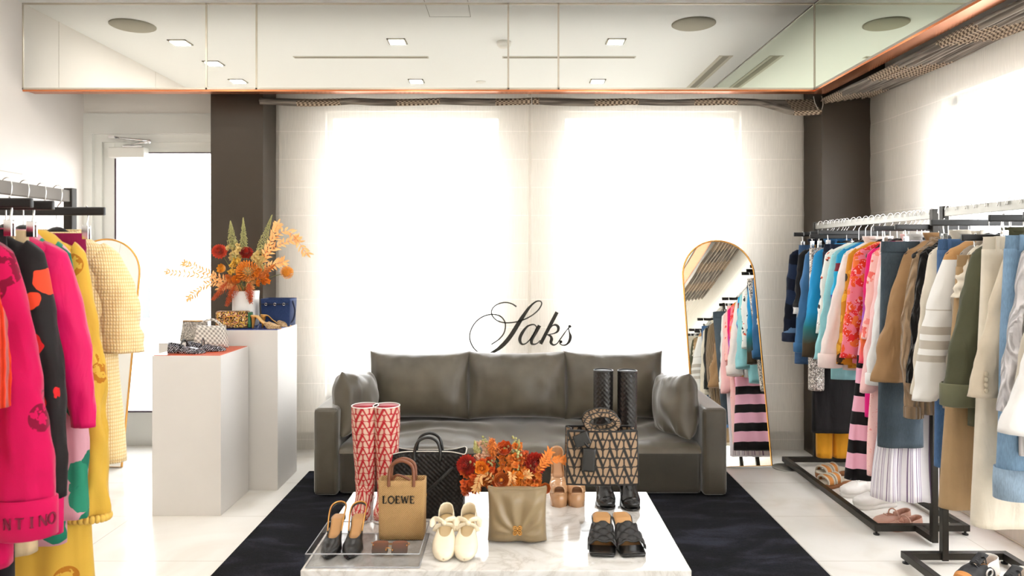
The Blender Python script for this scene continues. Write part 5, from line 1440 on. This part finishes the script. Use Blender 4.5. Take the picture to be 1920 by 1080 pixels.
def sneaker(name, label, x, y, z, rz, up, sole_m, lace, extra=None, L=.28, tip=None, cl=None, group=None):
    r = thing(name, label, 'shoe', (x, y, z), rz, group)
    s = Shoe(L, .100, .006, OUT_ROUND, plat=.026)
    s.platform('sole', sole_m, r, t0=0.0)
    s.vamp('upper', up, r, .22, .58, [(.2, .062), (.45, .074), (.6, .062), (.8, .044), (.93, .034), (1, .012)], p=.6)
    s.quarter('heel_counter', cl or up, r, .40, .075, .062, lean=.22)
    s.sole('insole', sole_m, r, .002, .9, .02, 0, .7)
    b = B()
    for k in range(5):
        t = .42+.045*k; z_ = s.zc(t)+interp([(.2, .062), (.45, .074), (.6, .062), (.8, .044)], t)+.002
        b.tube(catmull([(-.022, s.y(t)+.004, z_-.010), (0, s.y(t), z_+.003), (.022, s.y(t)-.004, z_-.010)], 4), .0034, 6)
    b.tube(catmull([(0, s.y(.42), s.zc(.4)+.078), (.02, s.y(.40), s.zc(.4)+.09), (.035, s.y(.46), s.zc(.4)+.066)], 4), .003, 6)
    b.build('laces', lace, r)
    b = B(); b.grid(lambda u, v: (lerp(-.022, .022, u), lerp(s.y(.56), s.y(.30), v), s.zc(.4)+lerp(.066, .098, v)-.004*abs(u*2-1)), 6, 8); b.build('tongue', up, r, solid=.004)
    if tip: s.vamp('toe_cap', tip, r, .86, .82, [(.8, .045), (.93, .036), (1, .013)], k=1.06, p=.6)
    if extra:
        for sg in (-1, 1):
            b = B(); b.tube([(sg*.044, s.y(.42)+.024*cos(2*PI*i/24), .056+.017*sin(2*PI*i/24)) for i in range(24)], .004, 6, closed=True); b.build('side_ring', extra, r)
WSN = mat('white_leather', C(240,236,230), .45); GUM = mat('gum_sole', C(206,140,70), .6); BSN = mat('black_mesh', C(30,29,30), .7, bump=.3, bs=500)
def ballet(label, x, y, rz):
    r = thing('ballet_flat', label, 'shoe', (x, y, .002), rz, 'pink ballet flats on the floor')
    BAL = mat('pink_nappa', C(216,170,150), .4); s = Shoe(.235, .08, .006, OUT_ROUND)
    s.sole('sole', mat('tan_sole', C(150,104,80), .6), r, .006, dz=.004); s.sole('insole', mat('pink_insole', C(206,164,140), .6), r, .002, .9, .007)
    s.vamp('upper', BAL, r, .30, .66, [(.25, .036), (.5, .040), (.66, .034), (.85, .028), (1, .010)], p=.6)
    s.quarter('heel_counter', BAL, r, .36, .054, .036, lean=.2)
    b = B(); b.tube(catmull([(-.04, s.y(.45), .02), (-.03, s.y(.45), .05), (0, s.y(.45), .064), (.03, s.y(.45), .05), (.04, s.y(.45), .02)], 5), .004, 8); b.sph((0, s.y(.66), .036), .006); b.tube([(-.016, s.y(.67), .036), (.016, s.y(.67), .036)], .004); b.build('strap', BAL, r)
def fl(px, py): p_ = place(px, py, 0.0); return p_.x, p_.y
x_, y_ = fl(1558, 893); sandal('caramel shearling sandal nearer the pillar under the far clothes', x_, y_, -PI/2+.35)
x_, y_ = fl(1560, 912); sandal('caramel shearling sandal nearer the white sneakers', x_+.01, y_, -PI/2+.3)
x_, y_ = fl(1612, 928); sneaker('white_sneaker', 'plain white sneaker lying behind its pair under the clothes', x_, y_, .002, -PI/2+.25, WSN, WSN, WSN, group='white sneakers on the floor')
x_, y_ = fl(1640, 950); sneaker('white_sneaker', 'plain white sneaker closest to the pink ballet flats', x_, y_, .002, -PI/2+.2, WSN, WSN, WSN, group='white sneakers on the floor')
x_, y_ = fl(1672, 976); ballet('dusty pink ballet flat behind its pair on the rack floor', x_, y_, -PI/2+.25)
x_, y_ = fl(1694, 990); ballet('dusty pink ballet flat closest to the rack front bar', x_, y_, -PI/2+.3)
sneaker('black_sneaker', 'black sneaker with white side ring and tan toe tip', 2.13, 3.30, .002, -PI/2+.5, BSN, GUM, BSN, WSN, tip=SUEDE, cl=WSN, group='black sneakers under the nearer rack')
sneaker('black_sneaker', 'black sneaker with white side ring closest to the bottom photo edge', 2.19, 3.16, .002, -PI/2+.5, BSN, GUM, BSN, WSN, tip=SUEDE, cl=WSN, group='black sneakers under the nearer rack')
# ------------------------------------------------------------------ flowers
def leaf(b, p, d, L, w, curl=.2, up=Vector((0, 0, 1))):
    d = Vector(d).normalized(); sd = d.cross(up)
    sd = sd.normalized() if sd.length > 1e-4 else Vector((1, 0, 0)); nn = sd.cross(d)
    rows = []
    for i, (t, k) in enumerate(((0, .12), (.25, .8), (.5, 1), (.75, .7), (1, .04))):
        c = Vector(p)+d*(L*t)-nn*(curl*L*t*t)
        rows.append([b.v(c-sd*(w*k/2)+nn*(w*k*.18)), b.v(c), b.v(c+sd*(w*k/2)+nn*(w*k*.18))])
    for a, c in zip(rows, rows[1:]):
        for i in (0, 1): b.f([a[i], a[i+1], c[i+1], c[i]])
def petal_ball(b, c, r, n, L, w, face=Vector((0, -1, 0)), hemi=-1.0, curl=-.3, rings=None, rnd=None):
    """petals pointing outwards over a ball"""
    ga = PI*(3-5**.5)
    F = face.normalized(); U = F.orthogonal().normalized(); V_ = F.cross(U)
    for i in range(n):
        z = 1-(i+.5)/n*(1-hemi); rr = (1-z*z)**.5; a = ga*i
        d = (F*z+U*(rr*cos(a))+V_*(rr*sin(a))).normalized()
        k = .75+.25*(1-z)
        leaf(b, Vector(c)+d*(r*.35), (d+F*.15).normalized(), L*k, w*(.7+.3*(1-z)), curl, (F if abs(d.dot(F)) < .95 else U))
STEMG = mat('stem_green', C(106,112,60), .7)
FM = {k: mat('petal_'+k, C(*c), .6, sheen=.1, var=.12, vs=40) for k, c in dict(coral=(226,86,58), red=(196,52,36), orange=(240,140,30), amber=(244,166,44), yellow=(240,196,84), peach=(246,204,170), paleyel=(236,210,140),
      leafp=(248,192,124), leafo=(238,140,56), rust=(220,96,34), green=(150,160,84), sage=(178,174,112), darkg=(70,84,44)).items()}
def stem_to(o, mouth, head, par, m=STEMG, r=.0022):
    b = B(); h = head-o; m0 = mouth-o
    down = m0+Vector((0, 0, -.09)); mid = m0.lerp(h, .5)+Vector((0, 0, .03)); 
    b.tube(catmull([down, m0, mid, h], 6), r, 6); b.build('stem', m, par)
FG = {}
def flower(kind, label, head, mouth, r, cm, core=None, group=None, face=(0, -1, .35)):
    names = dict(ball='ball_dahlia', pin='pincushion_flower', ranun='ranunculus', stock='stock_flower', poppy='poppy', spike='foxtail_spike', feather='astilbe_plume', spray='leaf_spray')
    t = thing(names[kind], label, 'flower' if kind not in ('spray',) else 'foliage', mouth, 0, group)
    head = Vector(head); h = head-mouth; face = Vector(face)
    if kind not in ('spray', 'spike', 'feather'): stem_to(mouth, mouth, head-face.normalized()*r*.3, t)
    b = B(); rn = random.Random(int(abs(head.x*1000))+int(head.z*977))
    if kind == 'ball':
        petal_ball(b, h, r, 120, r*.72, r*.42, face, -.85, -.45); b.build('bloom', FM[cm], t)
    elif kind == 'ranun':
        for ring, (k, n, op) in enumerate(((1.0, 8, .75), (.82, 8, .5), (.62, 7, .32), (.42, 6, .15), (.24, 5, .02))):
            F = face.normalized(); U = F.orthogonal().normalized(); V_ = F.cross(U)
            for i in range(n):
                a = 2*PI*(i+.5*(ring % 2))/n; d = U*cos(a)+V_*sin(a)
                leaf(b, h-F*r*.4+d*(r*k*.45), (d*(op+.25)+F*.8).normalized(), r*(.55+.45*k), r*.85*k+.004, -.55, F)
        b.build('bloom', FM[cm], t)
        c = B(); c.sph(h+face.normalized()*r*.12, r*.22, 10, 7); c.build('flower_eye', FM[core or cm], t)
    elif kind == 'pin':
        F = face.normalized(); ga = PI*(3-5**.5); U = F.orthogonal().normalized(); V_ = F.cross(U)
        for i in range(110):
            z = 1-(i+.5)/110*1.35; rr = max(0, 1-z*z)**.5; a = ga*i; d = F*z+U*rr*cos(a)+V_*rr*sin(a)
            p0 = h-F*r*.3+d*r*.35; p1 = h-F*r*.3+d*r*.85; p2 = h-F*r*.25+d*r*1.05+F*r*.25
            b.tube([p0, p1, p2], [r*.045, r*.035, r*.05], 4)
        b.build('bloom', FM[cm], t); c = B(); c.sph(h-F*r*.25, r*.55, 12, 8); c.build('flower_eye', FM[core or cm], t)
    elif kind == 'stock':
        for i in range(16):
            c = h+Vector((rn.uniform(-1, 1)*r*.8, rn.uniform(-1, .6)*r*.7, rn.uniform(-1, 1)*r*1.0))
            petal_ball(b, c, r*.14, 12, r*.42, r*.34, Vector((rn.uniform(-.6, .6), -1, rn.uniform(0, 1))), -.1, -.2)
        b.build('bloom', FM[cm], t)
        c = B()
        for i in range(8): c.sph(h+Vector((rn.uniform(-.35, .35)*r, rn.uniform(-.3, .3)*r, r*(.9+.12*i))), r*.13, 7, 5)
        c.build('bud', FM['sage'], t)
    elif kind == 'poppy':
        petal_ball(b, h-face.normalized()*r*.3, r*.3, 16, r*.95, r*.95, face, -.1, -.5); b.build('bloom', FM[cm], t)
        c = B(); c.sph(h+face.normalized()*r*.05, r*.25, 9, 6); c.build('flower_eye', FM[core or cm], t)
    elif kind == 'spike':
        low = Vector(face)-mouth                     # face carries the spike's lower end here
        stem_to(mouth, mouth, Vector(face), t)
        b2 = B(); b2.tube([low, h], .002, 6); b2.build('spike_axis', STEMG, t)
        ax = h-low; n = 300
        for i in range(n):
            s_ = (i+.5)/n; a = i*2.4; rr = r*min(1, (1-s_)*1.25+.06)*rn.uniform(.55, 1)
            d = Vector((cos(a), sin(a), .35)); c = low+ax*s_
            b.sph(c+d*rr, (.0042 if r > .02 else .0034)*(1-.45*s_), 5, 4)
            if i % 4 == 0: leaf(b, c+d*rr*.3, d, rr*.9, .004, -.2)
        b.build('spike_florets', FM[cm], t)
    elif kind == 'feather':
        low = Vector(face)-mouth
        stem_to(mouth, mouth, Vector(face), t)
        ax = h-low; n = 70
        for i in range(n):
            s_ = (i+.5)/n; a = i*2.4; d = (Vector((cos(a), sin(a), 0))+ax.normalized()*1.3).normalized(); c = low+ax*s_; L = r*(1.05-s_*.8)
            b.tube([c, c+d*L*.6, c+d*L+Vector((0, 0, -L*.15))], [.0010, .0008, .0005], 3)
            for k in range(6):
                q_ = c+d*(L*(k+1)/6); e_ = Vector((rn.uniform(-1, 1), rn.uniform(-1, 1), rn.uniform(-.6, 1)))
                leaf(b, q_, e_, .012, .005, .2)
        b.tube([low, h], .0016, 5); b.build('plume', FM[cm], t)
    elif kind == 'spray':
        low = Vector(face)
        pts = catmull([mouth+Vector((0, 0, -.08))-mouth, Vector((0, 0, 0)), low-mouth, h], 10)
        b2 = B(); b2.tube(pts, .0015, 5); b2.build('stem', FM['leafo'], t)
        n = len(pts); k0 = int(n*.38)
        for i in range(k0, n):
            tt = (pts[min(i+1, n-1)]-pts[max(i-1, 0)]).normalized()
            for sg in (-1, 1):
                sd = tt.cross(Vector((0, -1, .2))).normalized()*sg
                d = tt*.7+sd*.8+Vector((rn.uniform(-.3, .3), rn.uniform(-.5, .3), rn.uniform(-.2, .3)))
                leaf(b, pts[i], d, r*rn.uniform(.75, 1.15), r*.34, rn.uniform(-.2, .4), Vector((rn.uniform(-.4, .4), -1, rn.uniform(0, .8))))
        leaf(b, pts[-1], tt, r, r*.34, .1, Vector((0, -1, 0)))
        b.build('leaves', FM[cm], t)
    return t

# tall arrangement on the plinth
VY_ = 4.87; vx = X_(461, VY_)
va = thing('flower_vase', 'white ribbed square vase on the tallest plinth', 'vase', (vx, VY_, PZ2))
b = B(); rings = []
for z, k in ((0, .92), (.01, .98), (.08, 1.0), (.17, 1.0), (.232, 1.02), (.238, 1.0), (.236, .95), (.20, .93), (.10, .93)):
    ring = []
    for i in range(72):
        a = 2*PI*i/72; rr = .080*k*(1+.02*sin(a*14+z*30))
        ring.append((rr*math.copysign(abs(cos(a))**.6, cos(a)), rr*.9*math.copysign(abs(sin(a))**.6, sin(a)), z))
    rings.append(ring)
b.loft(rings, True, True, True); b.build('vase_body', mat('white_ceramic', C(238,236,232), .35), va)
MO = lambda dx=0, dy=0: Vector((vx+dx, VY_+dy, PZ2+.225))
G1 = 'flowers in the tall white vase'
def Q(px, py, dy=0): return P(px, py, VY_+dy)
flower('spike', 'pale green foxtail spike standing on the door side of the vase', Q(432, 414), MO(-.02), .034, 'sage', face=Q(437, 470), group=G1)
flower('spike', 'pale green foxtail spike at the middle of the tall bouquet', Q(456, 408), MO(0), .026, 'sage', face=Q(457, 470), group=G1)
flower('spike', 'pale green foxtail spike leaning towards the window shade', Q(510, 403), MO(.03), .034, 'sage', face=Q(487, 478), group=G1)
flower('ball', 'round coral dahlia at the outer left of the tall bouquet', Q(411, 471, -.06), MO(-.03, -.02), .044, 'coral', group=G1)
flower('ball', 'flatter red dahlia between the foxtail spikes', Q(462, 473, .0), MO(0), .040, 'red', face=(0, -.6, .8), group=G1)
flower('pin', 'large orange pincushion bloom at the front centre of the tall bouquet', Q(463, 508, -.10), MO(0, -.03), .068, 'orange', 'sage', G1)
flower('pin', 'yellow pincushion bloom reaching out over the bucket bag', Q(538, 511, -.03), MO(.04), .042, 'amber', 'amber', G1, face=(.6, -.7, .3))
flower('ranun', 'deep amber ranunculus low at the vase rim', Q(445, 525, -.12), MO(-.01, -.03), .036, 'orange', 'amber', G1)
flower('ranun', 'golden ranunculus on the door side under the coral dahlia', Q(417, 504, -.07), MO(-.03), .036, 'amber', 'yellow', G1, face=(-.5, -1, .3))
flower('stock', 'pale yellow stock bloom behind the coral dahlia', Q(440, 474, -.02), MO(-.01), .050, 'paleyel', None, G1)
flower('stock', 'pale yellow stock bloom between red dahlia and shade', Q(487, 486, -.02), MO(.02), .052, 'paleyel', None, G1)
flower('stock', 'golden stock bloom beside the large orange pincushion', Q(440, 500, -.05), MO(-.01), .048, 'yellow', None, G1)
flower('stock', 'orange stock bloom low on the window side', Q(492, 520, -.06), MO(.02), .050, 'orange', None, G1)
for lab, tip, mid, L in (('bleached orange leaf spray reaching farthest towards the door', (315, 510), (390, 520), .042), ('bleached leaf spray drooping low against the glass door', (356, 558), (400, 530), .046), ('short bleached leaf spray rising towards the door', (348, 494), (400, 515), .046),
                         ('arching bleached leaf spray reaching farthest over the window shade', (574, 474), (528, 435), .052), ('bleached leaf spray standing up beside the shade', (520, 422), (500, 470), .056), ('bleached leaf spray jutting out between pincushion and foxtail', (556, 448), (510, 470), .052),
                         ('bleached leaf spray tucked behind the yellow pincushion', (530, 492), (495, 505), .056), ('bleached leaf spray low over the sequin bag', (412, 540), (430, 535), .05)):
    flower('spray', lab, Q(*tip, -.02), MO(0, 0), L*.86, 'leafp', face=Q(*mid, -.03), group=G1)
for lab, tip, lo in (('rust astilbe plume hanging down on the door side of the vase', (400, 560), (430, 525)), ('rust astilbe plume hanging down the vase front', (425, 572), (442, 532)), ('rust astilbe plume drooping over the ribbed vase', (470, 566), (466, 530)), ('orange astilbe plume above the amber ranunculus', (425, 518), (440, 535)),
                    ('orange astilbe plume on the bucket bag side', (512, 500), (480, 525))):
    flower('feather', lab, Q(*tip, -.10), MO(0, -.03), .055, 'rust' if 'rust' in lab else 'leafo', face=Q(*lo, -.09), group=G1)

# low arrangement on the marble table
TY = 3.0; tx = X_(958, TY)
vb = thing('bud_vase', 'small pale bowl vase hidden behind the puffy taupe bag', 'vase', (tx, TY, TZ))
b = B(); b.lathe([(.045, 0), (.060, .02), (.066, .055), (.058, .085), (.054, .085), (.058, .05), (.04, .015)], seg=32); b.build('vase_body', mat('pale_glaze', C(226,220,212), .3), vb)
MT = lambda dx=0, dy=0: Vector((tx+dx, TY+dy, TZ+.08))
G2 = 'flowers in the low vase on the table'
def T_(px, py, dy=0): return P(px, py, TY+dy)
flower('ball', 'dark red dahlia touching the black woven tote', T_(874, 872, -.03), MT(-.03), .038, 'red', face=(-.5, -1, .3), group=G2)
flower('ball', 'dark red dahlia beside the nude platform heels', T_(1004, 870, -.04), MT(.03), .042, 'red', face=(.35, -1, .3), group=G2)
flower('poppy', 'bright orange poppy at the front of the low bouquet', T_(903, 878, -.08), MT(-.02, -.02), .034, 'orange', 'amber', G2)
flower('ranun', 'orange ranunculus just above the puffy taupe bag', T_(940, 900, -.10), MT(0, -.03), .036, 'leafo', 'amber', G2)
flower('ranun', 'rust ranunculus with a green eye at the bouquet top', T_(946, 843, -.02), MT(0), .036, 'rust', 'green', G2, face=(0, -.7, .7))
flower('ranun', 'small orange ranunculus by the nude platform heels', T_(1022, 916, -.06), MT(.03), .026, 'orange', 'amber', G2)
flower('stock', 'peach stock bloom on the straw tote side', T_(908, 850, 0), MT(-.02), .040, 'peach', None, G2)
flower('stock', 'peach stock bloom in the middle of the low bouquet', T_(975, 882, -.05), MT(.01), .046, 'leafo', None, G2)
flower('stock', 'orange stock bloom behind the green eyed ranunculus', T_(965, 850, .02), MT(.01), .040, 'leafo', None, G2)
flower('stock', 'rust stock bloom low at the bouquet side', T_(920, 895, -.03), MT(-.01), .040, 'rust', None, G2)
flower('spike', 'green bud spike over the peach stock', T_(890, 826), MT(-.03), .014, 'sage', face=T_(895, 850), group=G2)
flower('spike', 'green bud spike over the middle of the low bouquet', T_(973, 824), MT(.01), .016, 'sage', face=T_(970, 855), group=G2)
for lab, tip, mid, L in (('orange leaf spray reaching over the nude platform heels', (1060, 862), (1020, 870), .042), ('orange leaf spray near the red dahlia edge', (1030, 848), (1010, 880), .042), ('pale leaf spray hanging before the black tote', (893, 915), (910, 890), .042), ('pale leaf spray at the bouquet front', (990, 890), (975, 900), .038),
                         ('pale leaf spray above the taupe bag', (960, 905), (960, 890), .040)):
    flower('spray', lab, T_(*tip, -.09), MT(0, 0), L*.62, 'leafo' if 'orange' in lab else 'leafp', face=T_(*mid, -.07), group=G2)
for lab, hx, hy, dy_, cm_ in (('big orange stock bloom filling the bouquet centre', 955, 872, -.02, 'leafo'), ('orange stock bloom under the dark red dahlia by the heels', 995, 900, -.05, 'leafo'), ('orange stock bloom low behind the taupe bag', 965, 905, -.06, 'orange'), ('rust stock bloom low by the black tote', 885, 900, -.04, 'rust'), ('rust stock bloom right behind the orange poppy', 915, 868, -.0, 'rust')):
    flower('stock', lab, T_(hx, hy, dy_), MT(0), .044, cm_, None, G2)
for lab, tip, lo in (('orange astilbe plume at the bouquet top', (922, 826), (928, 862)), ('rust astilbe plume beside the black tote', (872, 925), (892, 890)), ('rust astilbe plume at the middle', (985, 850), (970, 880)), ('rust astilbe plume on the platform heel side', (1010, 895), (985, 895)), ('orange astilbe plume low on the tote side', (900, 905), (920, 890))):
    flower('feather', lab, T_(*tip, -.04), MT(0, 0), .045, 'rust' if 'rust' in lab else 'leafo', face=T_(*lo, -.04), group=G2)
